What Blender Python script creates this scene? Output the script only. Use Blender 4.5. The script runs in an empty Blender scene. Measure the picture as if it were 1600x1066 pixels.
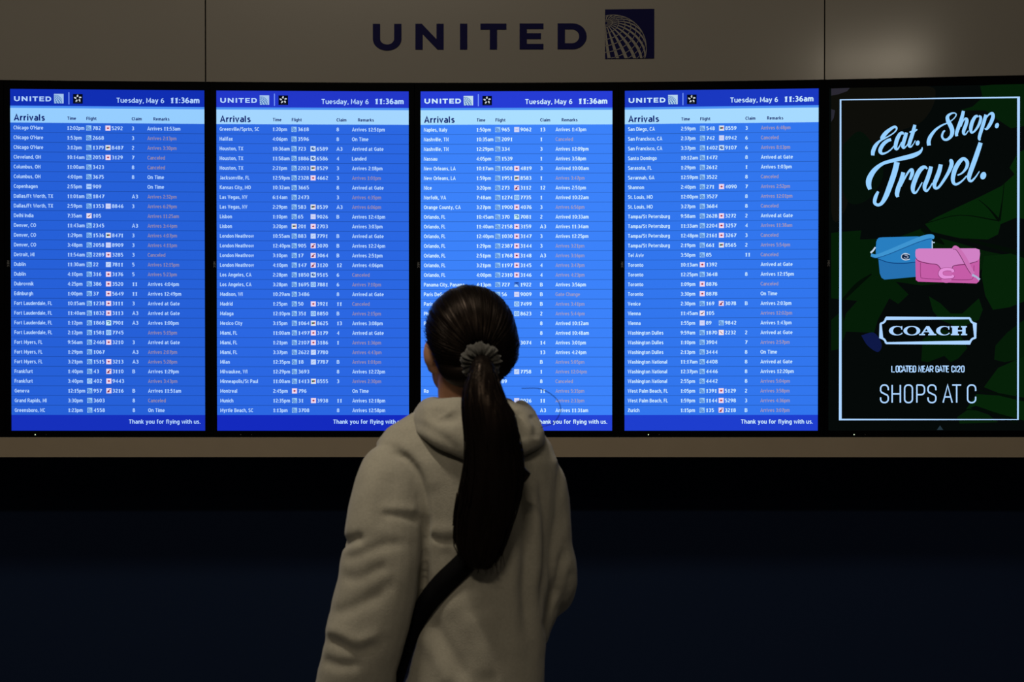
import bpy, bmesh, math, random
import numpy as np
from mathutils import Vector, Matrix
from mathutils import noise as mnoise

random.seed(7)
S = bpy.context.scene
C = S.collection

# ------------------------------------------------------------------ camera
F = 2222.2                      # focal length in pixels of a 1600 px wide frame (50 mm on 36 mm)
CAMZ = 1.30
PITCH = math.radians(0.7)       # looking slightly down, frame shifted up
SHIFT = (157 + F*math.tan(PITCH))/1600.0
cd = bpy.data.cameras.new('camera')
cd.lens = 50; cd.sensor_width = 36; cd.sensor_fit = 'HORIZONTAL'
cd.shift_y = SHIFT; cd.clip_start = 0.05; cd.clip_end = 60
cd.dof.use_dof = True; cd.dof.focus_distance = 5.0; cd.dof.aperture_fstop = 6.3
cam = bpy.data.objects.new('camera', cd); C.objects.link(cam)
cam.location = (0, 0, CAMZ); cam.rotation_euler = (math.radians(90)-PITCH, 0, 0)
S.camera = cam

# ------------------------------------------------------------------ world, lights, exposure
def lin(c):
    c = c/255.0
    return c/12.92 if c <= 0.04045 else ((c+0.055)/1.055)**2.4
def L3(r, g, b): return (lin(r), lin(g), lin(b), 1.0)

S.view_settings.view_transform = 'Standard'; S.view_settings.look = 'None'
S.view_settings.exposure = 0.0; S.view_settings.gamma = 1.0; S.view_settings.use_curve_mapping = False
w = bpy.data.worlds.new('hall_ambient'); S.world = w; w.use_nodes = True
w.node_tree.nodes['Background'].inputs[0].default_value = (1.0, 0.93, 0.80, 1)
w.node_tree.nodes['Background'].inputs[1].default_value = 0.018
def area(name, loc, target, sx, sy, power, col):
    ld = bpy.data.lights.new(name, 'AREA'); ld.shape = 'RECTANGLE'; ld.size = sx; ld.size_y = sy
    ld.energy = power; ld.color = col
    o = bpy.data.objects.new(name, ld); C.objects.link(o); o.location = loc
    d = Vector(target)-Vector(loc); o.rotation_euler = d.to_track_quat('-Z', 'Y').to_euler()
    return o
WARM = (1.0, 0.86, 0.66)
area('ceiling_strip_lamp', (0, 2.25, 4.6), (0, 3.2, 1.6), 9.0, 0.14, 14.0, WARM)
area('ceiling_downlight_key', (-1.1, 2.0, 4.75), (-0.1, 3.0, 1.2), 0.9, 0.16, 78.0, (1.0, 0.88, 0.70))
area('ceiling_downlight_spot', (1.88, -2.3, 4.50), (1.2, 4.9, 2.2), 0.30, 0.12, 7.0, WARM)
area('hall_fill_far', (-1.4, -6.6, 8.0), (0.0, 4.0, 1.5), 2.6, 0.35, 270.0, WARM)  # added wide fill for the person's back, set high to keep its reflection out

# ------------------------------------------------------------------ photo geometry helpers
SP, CP = math.sin(PITCH), math.cos(PITCH)
def ray(px, py):
    cx = (px-800.0)/F; cy = (533.0+1600*SHIFT-py)/F
    return Vector((cx, CP+cy*SP, -SP+cy*CP))
def P(px, py, Y):
    d = ray(px, py); t = Y/d.y
    return Vector((d.x*t, Y, CAMZ+d.z*t))
def proj(v):
    x, y, z = v[0], v[1], v[2]-CAMZ
    dep = y*CP - z*SP; up = y*SP + z*CP
    return 800+F*x/dep, 533+1600*SHIFT-F*up/dep

# ------------------------------------------------------------------ materials
MATS = {}
def mat(name, col, rough=0.6, spec=0.5, emit=None, strength=1.0, bump=0.0, bscale=200, mottled=0.0, mscale=8, sheen=0.0):
    if name in MATS: return MATS[name]
    m = bpy.data.materials.new(name); m.use_nodes = True
    nt = m.node_tree; b = nt.nodes['Principled BSDF']
    b.inputs['Base Color'].default_value = col
    b.inputs['Roughness'].default_value = rough
    b.inputs['Specular IOR Level'].default_value = spec
    if sheen:
        b.inputs['Sheen Weight'].default_value = sheen; b.inputs['Sheen Roughness'].default_value = 0.5
    if emit is not None:
        b.inputs['Emission Color'].default_value = emit; b.inputs['Emission Strength'].default_value = strength
    if mottled or bump:
        tc = nt.nodes.new('ShaderNodeTexCoord')
    if mottled:
        n = nt.nodes.new('ShaderNodeTexNoise'); n.inputs['Scale'].default_value = mscale; n.inputs['Detail'].default_value = 6
        nt.links.new(tc.outputs['Object'], n.inputs['Vector'])
        r = nt.nodes.new('ShaderNodeMix'); r.data_type = 'RGBA'
        r.inputs[6].default_value = tuple(c*(1-mottled) for c in col[:3])+(1,)
        r.inputs[7].default_value = tuple(min(1, c*(1+mottled)) for c in col[:3])+(1,)
        nt.links.new(n.outputs['Fac'], r.inputs[0]); nt.links.new(r.outputs[2], b.inputs['Base Color'])
    if bump:
        n2 = nt.nodes.new('ShaderNodeTexNoise'); n2.inputs['Scale'].default_value = bscale; n2.inputs['Detail'].default_value = 3
        nt.links.new(tc.outputs['Object'], n2.inputs['Vector'])
        bp = nt.nodes.new('ShaderNodeBump'); bp.inputs['Strength'].default_value = bump; bp.inputs['Distance'].default_value = 0.004
        nt.links.new(n2.outputs['Fac'], bp.inputs['Height']); nt.links.new(bp.outputs['Normal'], b.inputs['Normal'])
    MATS[name] = m
    return m
def emis(r, g, b):
    return mat('screen_light_%d_%d_%d' % (r, g, b), (0.0, 0.0, 0.0, 1), 0.7, 0.0, L3(r, g, b), 1.0)

M_FASCIA = mat('offwhite_satin_panel', (0.108, 0.101, 0.090, 1), 0.14, 0.2, mottled=0.03, mscale=2)
M_LEDGE = mat('warm_laminate_ledge', (0.170, 0.140, 0.102, 1), 0.5, 0.2, mottled=0.06, mscale=9)
M_NAVYWALL = mat('dark_navy_laminate', (0.0040, 0.0095, 0.028, 1), 0.7, 0.06)
M_NAVY = mat('navy_sign_vinyl', (0.0008, 0.0008, 0.022, 1), 0.6, 0.04)
M_BLACK = mat('black_bezel_plastic', (0.0007, 0.0007, 0.0010, 1), 0.6, 0.01)
M_CASE = mat('black_metal_case', (0.001, 0.001, 0.001, 1), 0.6, 0.02)
M_GREYLOGO = mat('grey_print', (0.08, 0.08, 0.08, 1), 0.6, 0.2)
M_FLOOR = mat('grey_hall_floor', (0.07, 0.07, 0.075, 1), 0.45, 0.3, mottled=0.1, mscale=5)
M_HOOD = mat('heather_taupe_fleece', (0.275, 0.260, 0.214, 1), 0.95, 0.1, bump=0.25, bscale=420, mottled=0.16, mscale=190, sheen=0.15)
M_SKIN = mat('skin', (0.40, 0.20, 0.12, 1), 0.5, 0.35, mottled=0.06, mscale=30)
M_HAIR = mat('dark_brown_hair', (0.0032, 0.0022, 0.0019, 1), 0.36, 0.13)
MATS['dark_brown_hair'].node_tree.nodes['Principled BSDF'].inputs['Specular Tint'].default_value = (1.0, 0.74, 0.58, 1)
M_SCR = mat('charcoal_velvet', (0.047, 0.046, 0.042, 1), 0.9, 0.15, bump=0.3, bscale=300, sheen=0.2)
M_STRAP = mat('black_webbing', (0.0022, 0.0022, 0.0026, 1), 0.85, 0.05, bump=0.2, bscale=500)
M_JEANS = mat('dark_denim', (0.02, 0.026, 0.045, 1), 0.9, 0.1, bump=0.2, bscale=500, mottled=0.2, mscale=80)
M_SHOE = mat('black_sneaker', (0.02, 0.02, 0.02, 1), 0.6, 0.3)
M_SOLE = mat('white_rubber', (0.6, 0.6, 0.58, 1), 0.6, 0.3)
M_EYE = mat('eye_white', (0.75, 0.73, 0.70, 1), 0.2, 0.5)
M_IRIS = mat('dark_iris', (0.02, 0.012, 0.008, 1), 0.2, 0.5)
M_LIP = mat('lip', (0.36, 0.12, 0.10, 1), 0.45, 0.4)

# ------------------------------------------------------------------ object helpers
def link(name, verts, faces, mats, fmat=None, parent=None, smooth=False):
    me = bpy.data.meshes.new(name)
    me.from_pydata([tuple(v) for v in verts], [], [tuple(f) for f in faces])
    if not isinstance(mats, (list, tuple)): mats = [mats]
    for m in mats: me.materials.append(m)
    if fmat is not None: me.polygons.foreach_set('material_index', list(fmat))
    if smooth: me.polygons.foreach_set('use_smooth', [True]*len(me.polygons))
    me.update()
    o = bpy.data.objects.new(name, me); C.objects.link(o)
    if parent is not None: o.parent = parent
    return o
def empty(name, loc, rz=0, label=None, cat=None, group=None):
    o = bpy.data.objects.new(name, None); C.objects.link(o)
    o.location = loc; o.rotation_euler = (0, 0, rz); o.empty_display_size = 0.1
    tag(o, label, cat, group)
    return o
def tag(o, label=None, cat=None, group=None, kind=None):
    if label: o['label'] = label
    if cat: o['category'] = cat
    if group: o['group'] = group
    if kind: o['kind'] = kind
    return o

class Buf:
    """collects flat shapes drawn in (x, z) with a layer depth y, several materials, into ONE mesh"""
    def __init__(s): s.v = []; s.f = []; s.m = []; s.mats = []
    def mi(s, m):
        if m not in s.mats: s.mats.append(m)
        return s.mats.index(m)
    def add(s, verts, faces, m):
        b = len(s.v); s.v += [tuple(v) for v in verts]; i = s.mi(m)
        for f in faces: s.f.append(tuple(b+k for k in f)); s.m.append(i)
    def build(s, name, parent, smooth=False):
        return link(name, s.v, s.f, s.mats, s.m, parent, smooth)

def fill(loops):
    """triangulated fill of closed 2D loops (holes by even-odd)"""
    cu = bpy.data.curves.new('tmp', 'CURVE'); cu.dimensions = '2D'; cu.fill_mode = 'BOTH'
    for lp in loops:
        sp = cu.splines.new('POLY'); sp.points.add(len(lp)-1); sp.use_cyclic_u = True
        for p, q in zip(sp.points, lp): p.co = (q[0], q[1], 0, 1)
    o = bpy.data.objects.new('tmp', cu); C.objects.link(o)
    dg = bpy.context.evaluated_depsgraph_get(); dg.update()
    me = o.evaluated_get(dg).to_mesh()
    v = [(p.co.x, p.co.y) for p in me.vertices]; f = [tuple(p.vertices) for p in me.polygons]
    o.evaluated_get(dg).to_mesh_clear(); bpy.data.objects.remove(o); bpy.data.curves.remove(cu)
    return v, f

# stroke tools -------------------------------------------------------
def catmull(pts, n=6):
    pts = [np.array(p, float) for p in pts]
    if len(pts) < 3: return pts
    e = [2*pts[0]-pts[1]]+pts+[2*pts[-1]-pts[-2]]
    out = []
    for i in range(1, len(e)-2):
        p0, p1, p2, p3 = e[i-1], e[i], e[i+1], e[i+2]
        for t in np.linspace(0, 1, n, endpoint=False):
            out.append(0.5*((2*p1)+(-p0+p2)*t+(2*p0-5*p1+4*p2-p3)*t*t+(-p0+3*p1-3*p2+p3)*t**3))
    out.append(pts[-1]); return out
def ribbon(buf, pts, m, put, closed=False, cap=False):
    """pts (x, y, width) joined into a flat strip"""
    n = len(pts); L = []; R = []
    for i in range(n):
        a = pts[(i-1) % n] if (closed or i > 0) else pts[i]
        b = pts[(i+1) % n] if (closed or i < n-1) else pts[i]
        d = np.array([b[0]-a[0], b[1]-a[1]]); l = np.hypot(*d); d = d/l if l > 1e-9 else np.array([1, 0])
        nx = np.array([-d[1], d[0]]); h = pts[i][2]/2
        if (closed or 0 < i < n-1):
            u = np.array([pts[i][0]-a[0], pts[i][1]-a[1]]); lu = np.hypot(*u)
            if lu > 1e-9:
                u = u/lu; cs = abs(np.dot(np.array([-u[1], u[0]]), nx)); h = h/max(cs, 0.5)
        L.append((pts[i][0]+nx[0]*h, pts[i][1]+nx[1]*h)); R.append((pts[i][0]-nx[0]*h, pts[i][1]-nx[1]*h))
    v = [put(*p) for p in L]+[put(*p) for p in R]
    f = [(i, (i+1) % n, n+(i+1) % n, n+i) for i in range(n if closed else n-1)]
    buf.add(v, f, m)
    if cap:
        for p in (pts[0], pts[-1]): disc(buf, p[0], p[1], p[2]/2, p[2]/2, m, put, 10)
def disc(buf, x, y, rx, ry, m, put, n=20, tilt=0.0):
    v = []
    for i in range(n):
        a = 2*math.pi*i/n; ux, uy = rx*math.cos(a), ry*math.sin(a)
        v.append(put(x+ux*math.cos(tilt)-uy*math.sin(tilt), y+ux*math.sin(tilt)+uy*math.cos(tilt)))
    buf.add(v, [tuple(range(n))], m)
def rect(buf, x0, y0, x1, y1, m, put):
    buf.add([put(x0, y0), put(x1, y0), put(x1, y1), put(x0, y1)], [(0, 1, 2, 3)], m)
def poly(buf, pts, m, put):
    v, f = fill([pts]); buf.add([put(*p) for p in v], f, m)
def shape(buf, loops, m, put):
    v, f = fill(loops); buf.add([put(*p) for p in v], f, m)

# ------------------------------------------------------------------ humanist sans lettering drawn with strokes
def ea(cx, cy, rx, ry, a0, a1, n=9):
    return [(cx+rx*math.cos(math.radians(a0+(a1-a0)*i/n)), cy+ry*math.sin(math.radians(a0+(a1-a0)*i/n))) for i in range(n+1)]
def s_(*p): return ('s', list(p))
def l_(*p): return ('l', list(p))
def c_(p): return ('l', p)
BOWL = ea(.205, .365, .205, .295, 0, 360, 14)
FONT = {     # width, strokes (cap height 1, x-height .73, centre lines)
 ' ': (.10, []), ',': (.05, [l_((.06, .15), (0, -.12))]), '.': (.03, [l_((.015, 0), (.015, .16))]), ':': (.03, [l_((.015, 0), (.015, .16)), l_((.015, .50), (.015, .66))]),
 '/': (.34, [l_((0, -.08), (.34, 1.02))]), "'": (.03, [l_((.015, .68), (.015, 1.02))]),
 'a': (.38, [s_((.04, .60), (.15, .66), (.27, .645), (.36, .55), (.38, .42), (.38, .20), (.38, 0)), s_((.38, .41), (.2, .40), (.06, .34), (0, .22), (.06, .10), (.18, .07), (.32, .13), (.38, .22))]),
 'b': (.41, [l_((0, 1.02), (0, 0)), c_(BOWL)]), 'c': (.36, [c_(ea(.22, .365, .22, .295, 48, 312))]), 'd': (.41, [l_((.41, 1.02), (.41, 0)), c_(BOWL)]),
 'e': (.42, [l_((0, .37), (.45, .37)), c_(ea(.21, .365, .21, .295, 0, 308, 12))]),
 'f': (.25, [s_((.31, .95), (.2, .97), (.12, .93), (.1, .80), (.1, .4), (.1, 0)), l_((-.03, .66), (.28, .66))]),
 'g': (.41, [c_(BOWL), s_((.41, .73), (.41, .3), (.41, -.02), (.35, -.17), (.2, -.22), (.04, -.18))]),
 'h': (.39, [l_((0, 1.02), (0, 0)), s_((0, .46), (.09, .61), (.21, .66), (.33, .61), (.39, .46), (.39, .2), (.39, 0))]),
 'i': (.0, [l_((0, .73), (0, 0)), l_((0, .84), (0, 1.0))]), 'j': (.1, [s_((.1, .73), (.1, .2), (.1, -.08), (0, -.2)), l_((.1, .84), (.1, 1))]),
 'k': (.37, [l_((0, 1.02), (0, 0)), l_((.36, .73), (.02, .34)), l_((.12, .44), (.40, 0))]), 'l': (.06, [s_((0, 1.02), (0, .5), (0, .2), (.03, .09), (.1, .06))]),
 'm': (.66, [l_((0, .73), (0, 0)), s_((0, .46), (.08, .61), (.18, .66), (.29, .61), (.33, .46), (.33, .2), (.33, 0)), s_((.33, .46), (.41, .61), (.51, .66), (.62, .61), (.66, .46), (.66, .2), (.66, 0))]),
 'n': (.39, [l_((0, .73), (0, 0)), s_((0, .46), (.09, .61), (.21, .66), (.33, .61), (.39, .46), (.39, .2), (.39, 0))]),
 'o': (.42, [c_(ea(.21, .365, .21, .295, 0, 360, 16))]), 'p': (.41, [l_((0, .73), (0, -.26)), c_(BOWL)]), 'q': (.41, [l_((.41, .73), (.41, -.26)), c_(BOWL)]),
 'r': (.22, [l_((0, .73), (0, 0)), s_((0, .44), (.07, .58), (.16, .65), (.27, .665))]),
 's': (.33, [s_((.31, .60), (.2, .66), (.08, .63), (.03, .52), (.1, .42), (.24, .34), (.33, .22), (.26, .10), (.14, .07), (.01, .12))]),
 't': (.25, [s_((.09, .90), (.09, .6), (.09, .25), (.12, .12), (.2, .07), (.29, .09)), l_((-.04, .66), (.27, .66))]),
 'u': (.39, [s_((0, .73), (0, .45), (0, .25), (.06, .11), (.17, .07), (.3, .12), (.39, .28)), l_((.39, .73), (.39, 0))]),
 'v': (.42, [l_((0, .73), (.21, .05), (.42, .73))]), 'w': (.66, [l_((0, .73), (.16, .06), (.33, .68), (.50, .06), (.66, .73))]), 'x': (.4, [l_((0, .73), (.4, 0)), l_((.4, .73), (0, 0))]),
 'y': (.42, [l_((0, .73), (.22, .06)), s_((.42, .73), (.3, .33), (.2, 0), (.12, -.17), (0, -.21))]), 'z': (.36, [l_((0, .66), (.34, .66), (.02, .07), (.37, .07))]),
 'A': (.58, [l_((0, 0), (.29, .97), (.58, 0)), l_((.1, .30), (.48, .30))]), 'B': (.46, [l_((0, 1), (0, 0)), s_((0, .93), (.22, .93), (.37, .88), (.41, .73), (.36, .59), (.22, .53), (0, .53)), s_((.2, .53), (.38, .47), (.46, .3), (.4, .13), (.24, .07), (0, .07))]),
 'C': (.47, [c_(ea(.29, .5, .29, .43, 50, 310, 12))]), 'D': (.52, [l_((0, 1), (0, 0)), s_((0, .93), (.2, .93), (.4, .85), (.52, .5), (.4, .15), (.2, .07), (0, .07))]),
 'E': (.37, [l_((0, 1), (0, 0)), l_((0, .93), (.40, .93)), l_((0, .51), (.36, .51)), l_((0, .07), (.41, .07))]), 'F': (.36, [l_((0, 1), (0, 0)), l_((0, .93), (.40, .93)), l_((0, .50), (.35, .50))]),
 'G': (.52, [c_(ea(.30, .5, .30, .43, 52, 322, 12)), l_((.52, .18), (.52, .50), (.30, .50))]), 'H': (.48, [l_((0, 1), (0, 0)), l_((.48, 1), (.48, 0)), l_((0, .51), (.48, .51))]), 'I': (.0, [l_((0, 1), (0, 0))]),
 'J': (.24, [s_((.24, 1), (.24, .6), (.24, .28), (.17, .12), (0, .06))]), 'K': (.46, [l_((0, 1), (0, 0)), l_((.46, 1), (.02, .47)), l_((.14, .58), (.50, 0))]), 'L': (.36, [l_((0, 1), (0, 0)), l_((0, .07), (.40, .07))]),
 'M': (.64, [l_((0, 0), (.05, .97), (.32, .25), (.59, .97), (.64, 0))]), 'N': (.50, [l_((0, 0), (0, .97), (.50, .03), (.50, 1))]), 'O': (.6, [c_(ea(.3, .5, .3, .43, 0, 360, 18))]),
 'P': (.42, [l_((0, 1), (0, 0)), s_((0, .93), (.22, .93), (.38, .86), (.43, .68), (.37, .49), (.22, .42), (0, .42))]), 'R': (.46, [l_((0, 1), (0, 0)), s_((0, .93), (.22, .93), (.38, .86), (.42, .70), (.36, .53), (.22, .47), (0, .47)), l_((.22, .47), (.50, 0))]),
 'S': (.42, [s_((.40, .86), (.27, .93), (.12, .91), (.04, .82), (.04, .68), (.14, .57), (.3, .48), (.41, .36), (.41, .2), (.32, .1), (.18, .06), (.01, .13))]),
 'T': (.5, [l_((-.03, .93), (.53, .93)), l_((.25, .93), (.25, 0))]), 'U': (.5, [s_((0, 1), (0, .7), (0, .32), (.08, .13), (.25, .07), (.42, .13), (.5, .32), (.5, .7), (.5, 1))]), 'V': (.54, [l_((0, 1), (.27, .04), (.54, 1))]),
 'W': (.84, [l_((0, 1), (.2, .05), (.42, .95), (.64, .05), (.84, 1))]), 'X': (.5, [l_((0, 1), (.5, 0)), l_((.5, 1), (0, 0))]), 'Y': (.5, [l_((0, 1), (.25, .48), (.5, 1)), l_((.25, .48), (.25, 0))]), 'Z': (.46, [l_((0, .93), (.44, .93), (.02, .07), (.47, .07))]),
 '0': (.42, [c_(ea(.21, .5, .21, .43, 0, 360, 16))]), '1': (.40, [l_((.04, .76), (.22, .94), (.22, 0)), l_((.05, .055), (.38, .055))]),
 '2': (.40, [s_((.02, .82), (.12, .91), (.24, .93), (.35, .85), (.37, .70), (.28, .50), (.12, .28), (.01, .08)), l_((0, .07), (.42, .07))]),
 '3': (.40, [s_((.02, .88), (.16, .93), (.3, .89), (.36, .76), (.31, .60), (.14, .53)), s_((.14, .53), (.33, .47), (.4, .3), (.33, .13), (.17, .06), (.01, .12))]),
 '4': (.46, [l_((.35, 0), (.35, .97), (.02, .30), (.48, .30))]), '5': (.40, [l_((.38, .93), (.07, .93), (.05, .52)), s_((.05, .54), (.17, .58), (.32, .53), (.4, .34), (.34, .15), (.18, .06), (.01, .12))]),
 '6': (.42, [s_((.37, .92), (.24, .88), (.1, .72), (.01, .45), (.02, .22), (.12, .09), (.24, .07), (.37, .15), (.42, .32), (.36, .48), (.22, .54), (.08, .46), (.02, .34))]),
 '7': (.40, [l_((0, .93), (.41, .93), (.13, 0))]), '8': (.42, [c_(ea(.21, .73, .175, .20, 0, 360, 14)), c_(ea(.21, .29, .21, .225, 0, 360, 14))]),
 '9': (.42, [s_((.05, .08), (.18, .12), (.32, .28), (.41, .55), (.40, .78), (.30, .91), (.18, .93), (.05, .85), (0, .68), (.06, .52), (.2, .46), (.34, .54), (.40, .66))]),
}
GL = {}
def glyph(c, sw):
    """filled strokes of one character and its advance, for a stroke width sw"""
    k = (c, sw)
    if k not in GL:
        w_, st = FONT[c]; b = Buf()
        for kind, pts in st:
            p = catmull(pts, 3) if kind == 's' else pts
            closed = len(p) > 6 and kind == 'l' and abs(p[0][0]-p[-1][0])+abs(p[0][1]-p[-1][1]) < 1e-6
            if closed: p = p[:-1]
            ribbon(b, [(q[0], q[1], sw) for q in p], None, lambda x, y: (x, y), closed=closed)
        GL[k] = ([(x+sw/2+.035, y) for x, y in b.v], b.f, w_+sw+.07)
    return GL[k]
def width(s, bold, track=0.0): return sum(glyph(c, bold)[2]+track for c in s)-track
def text(buf, s, x, y, cap, m, put, sx=1.0, bold=0.17, track=0.0, w=None):
    """baseline start (x,y) in drawing units with y DOWN; put maps drawing units to 3D"""
    k = cap
    if w is not None: sx = w/(width(s, bold, track)*k)
    for c in s:
        v, f, adv = glyph(c, bold)
        if v: buf.add([put(x+p[0]*k*sx, y-p[1]*k) for p in v], f, m)
        x += (adv+track)*k*sx

# ------------------------------------------------------------------ the curved enclosure: polyline of display joints
J = [P(8, 690, 4.992), P(330, 690, 5.017), P(648, 690, 5.030), P(966, 690, 5.022), P(1288, 690, 4.986), P(1611, 690, 4.924)]
J = [Vector((p.x, p.y, 0)) for p in J]
dl = (J[0]-J[1]).normalized(); dr = (J[5]-J[4]).normalized()
def rot2(v, a): return Vector((v.x*math.cos(a)-v.y*math.sin(a), v.x*math.sin(a)+v.y*math.cos(a), 0))
JL = J[0]+rot2(dl, 0.03)*0.728
JR = J[5]+rot2(dr, 0.03)*0.728
ALL = [JL+rot2(dl, 0.06)*0.9, JL]+J+[JR, JR+rot2(dr, 0.06)*0.9]
def nrm(a, b):
    d = (b-a).normalized(); return Vector((d.y, -d.x, 0))      # towards the camera
def zof(py, Y=5.03): return P(800, py, Y).z
Z_LB, Z_LT, Z_BEZB, Z_SB, Z_ST, Z_BEZT = zof(714.3), zof(683.6), zof(683.3), zof(673.2), zof(142.4), zof(130.2)
def offset_line(line, off):
    out = []
    for i, p in enumerate(line):
        n = Vector((0, 0, 0))
        if i > 0: n += nrm(line[i-1], p)
        if i < len(line)-1: n += nrm(p, line[i+1])
        out.append(p+n.normalized()*off)
    return out
def slab(name, line, o0, o1, z0, z1, m):
    """a bent slab between two offsets of the plan line (positive = towards the camera) and two heights"""
    a = offset_line(line, o0); b = offset_line(line, o1); n = len(line); v = []
    for p, z in ((a, z0), (a, z1), (b, z1), (b, z0)): v += [(q.x, q.y, z) for q in p]
    f = []
    for k in range(4):
        for i in range(n-1): f.append((k*n+i, k*n+i+1, ((k+1) % 4)*n+i+1, ((k+1) % 4)*n+i))
    f += [(0, n, 2*n, 3*n), (n-1, 4*n-1, 3*n-1, 2*n-1)]
    o = link(name, v, f, m); bm = bmesh.new(); bm.from_mesh(o.data); bmesh.ops.recalc_face_normals(bm, faces=bm.faces); bm.to_mesh(o.data); bm.free()
    return o
def seam(px, a, b):
    """point of segment a-b seen at column px"""
    d = ray(px, 400); t = (a.x*(b.y-a.y)-a.y*(b.x-a.x))/(d.x*(b.y-a.y)-d.y*(b.x-a.x))
    return Vector((d.x*t, d.y*t, 0))
FASC = [Vector((p[0], p[1], 0)) for p in catmull([(q.x, q.y) for q in ALL], 12)]     # the panels above follow a smooth curve
def pxof(v): return 800+F*v.x/v.y
def cut(line, lo, hi):
    """the stretch of the line between two columns of the photo, trimmed by a seam gap"""
    out = []
    for a, b in zip(line, line[1:]):
        for lim, sg_ in ((lo, 1), (hi, -1)):
            if lim is not None and pxof(a) <= lim < pxof(b):
                q = seam(lim, a, b)+(b-a).normalized()*0.0022*sg_
                if sg_ == 1: out.insert(0, q)
                else: out.append(q)
        if (lo is None or pxof(b) > lo+1) and (hi is None or pxof(b) < hi-1): out.append(b)
    if lo is None: out.insert(0, line[0])
    out.sort(key=pxof); return out
FT = 3.3
for nm, line in (('wall_upper_left', cut(FASC, None, 322.3)), ('wall_upper_middle', cut(FASC, 322.3, 1287.3)), ('wall_upper_right', cut(FASC, 1287.3, None))):
    o = slab(nm, line, -0.03, 0.004, Z_BEZT+0.001, FT, M_FASCIA)
    tag(o, kind='structure')
    o.data.polygons.foreach_set('use_smooth', [True]*len(o.data.polygons)); o.data.set_sharp_from_angle(angle=math.radians(30))
tag(slab('wall_behind_panels', ALL, -0.12, -0.05, 1.32, FT+0.02, M_CASE), kind='structure')
tag(slab('trim_ledge', ALL, -0.352, 0.004, Z_LB, Z_LT, M_LEDGE), kind='structure')
tag(slab('wall_lower', ALL, -0.42, -0.352, 0.0, 1.31, M_NAVYWALL), kind='structure')
tag(link('floor', [(-6, -3, 0), (6, -3, 0), (6, 6.2, 0), (-6, 6.2, 0)], [(0, 1, 2, 3)], M_FLOOR), kind='structure')

# ------------------------------------------------------------------ displays
BW, BH = 298.6, 530.8                # drawing units of a board (photo pixels)
WM = 0.6765; K = WM/BW; HM = Z_ST-Z_SB
def frame_mesh(name, w, z0, z1, x0, x1, s0, s1, parent):
    """bezel: front ring with depth, outer box w wide z0..z1, opening x0..x1, s0..s1"""
    out = [(-w/2, z0), (w/2, z0), (w/2, z1), (-w/2, z1)]; inn = [(x0, s0), (x1, s0), (x1, s1), (x0, s1)]
    v = [(x, 0, z) for x, z in out]+[(x, 0, z) for x, z in inn]+[(x, 0.006, z) for x, z in inn]+[(x, 0.03, z) for x, z in out]
    f = []
    for i in range(4):
        j = (i+1) % 4
        f += [(i, j, 4+j, 4+i), (4+i, 4+j, 8+j, 8+i), (i, 12+i, 12+j, j)]
    return link(name, v, f, M_BLACK, None, parent)
def box(name, x0, x1, y0, y1, z0, z1, m, parent):
    v = [(x, y, z) for z in (z0, z1) for y in (y0, y1) for x in (x0, x1)]
    return link(name, v, [(0, 1, 3, 2), (4, 6, 7, 5), (0, 4, 5, 1), (2, 3, 7, 6), (0, 2, 6, 4), (1, 5, 7, 3)], m, None, parent)

def display(name, a, b, label, cat, group=None):
    mid = (a+b)/2; d = b-a; rz = math.atan2(d.y, d.x); w = d.length-0.0015
    root = empty(name, (mid.x, mid.y, Z_BEZB), rz, label, cat, group)
    frame_mesh('bezel', w, 0.0, Z_BEZT-Z_BEZB, -WM/2, WM/2, Z_SB-Z_BEZB, Z_ST-Z_BEZB, root)
    box('case', -w/2+0.01, w/2-0.01, 0.0301, 0.048, 0.01, Z_BEZT-Z_BEZB-0.01, M_CASE, root)
    # maker's name, printed upwards on the left border
    bf = Buf()
    def putn(x, y): return (-w/2+0.0090+(y*K), -0.0004, (Z_ST-Z_BEZB)-HM*0.502+x*K)
    text(bf, 'NEC', 0, 0, 3.2, M_GREYLOGO, lambda x, y: putn(-x, -y), bold=0.2, w=10.0)
    bf.build('maker_mark', root)
    return root, rz, w

def globe(bf, x0, y0, s, m_line, put, nlat=9, nlon=24, lw=0.018, band=0.30, blo=0):
    """curved grid of a globe clipped to the square x0..x0+s (y down)"""
    R = 0.675*s; cx, cy = x0+0.165*s, y0+0.795*s
    pole = Vector((-0.22, 0.75, 0.62)).normalized()
    e1 = pole.orthogonal().normalized(); e2 = pole.cross(e1)
    def sp(col, az):
        return pole*math.cos(col)+(e1*math.cos(az)+e2*math.sin(az))*math.sin(col)
    def quad(pts):
        if min(p.z for p in pts) < 0.0: return
        q = [(cx+R*p.x, cy-R*p.y) for p in pts]
        q = [(min(max(x, x0), x0+s), min(max(y, y0), y0+s)) for x, y in q]
        ar = sum(q[i][0]*q[(i+1) % 4][1]-q[(i+1) % 4][0]*q[i][1] for i in range(4))
        if abs(ar) < 1e-7*s*s: return
        bf.add([put(*p) for p in q], [(0, 1, 2, 3)], m_line)
    for i in range(1, nlat+4):
        col = i*math.radians(90/nlat); h = lw/2
        for k in range(120):
            a0, a1 = k*math.pi/60, (k+1)*math.pi/60
            quad([sp(col-h, a0), sp(col-h, a1), sp(col+h, a1), sp(col+h, a0)])
    for k in range(nlon):
        az = 2*math.pi*k/nlon; h = band*math.pi/nlon
        for i in range(60):
            c0, c1 = 0.05+i*0.035, 0.05+(i+1)*0.035
            quad([sp(c0, az-h), sp(c0, az+h), sp(c1, az+h), sp(c1, az-h)])
    ring = [(cx+R*math.cos(t), cy-R*math.sin(t)) for t in np.linspace(-0.35, 1.9, 90)]
    ring = [(x, y, s*0.014) for x, y in ring if x0 <= x <= x0+s and y0 <= y <= y0+s]
    ribbon(bf, ring, m_line, put)

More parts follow.
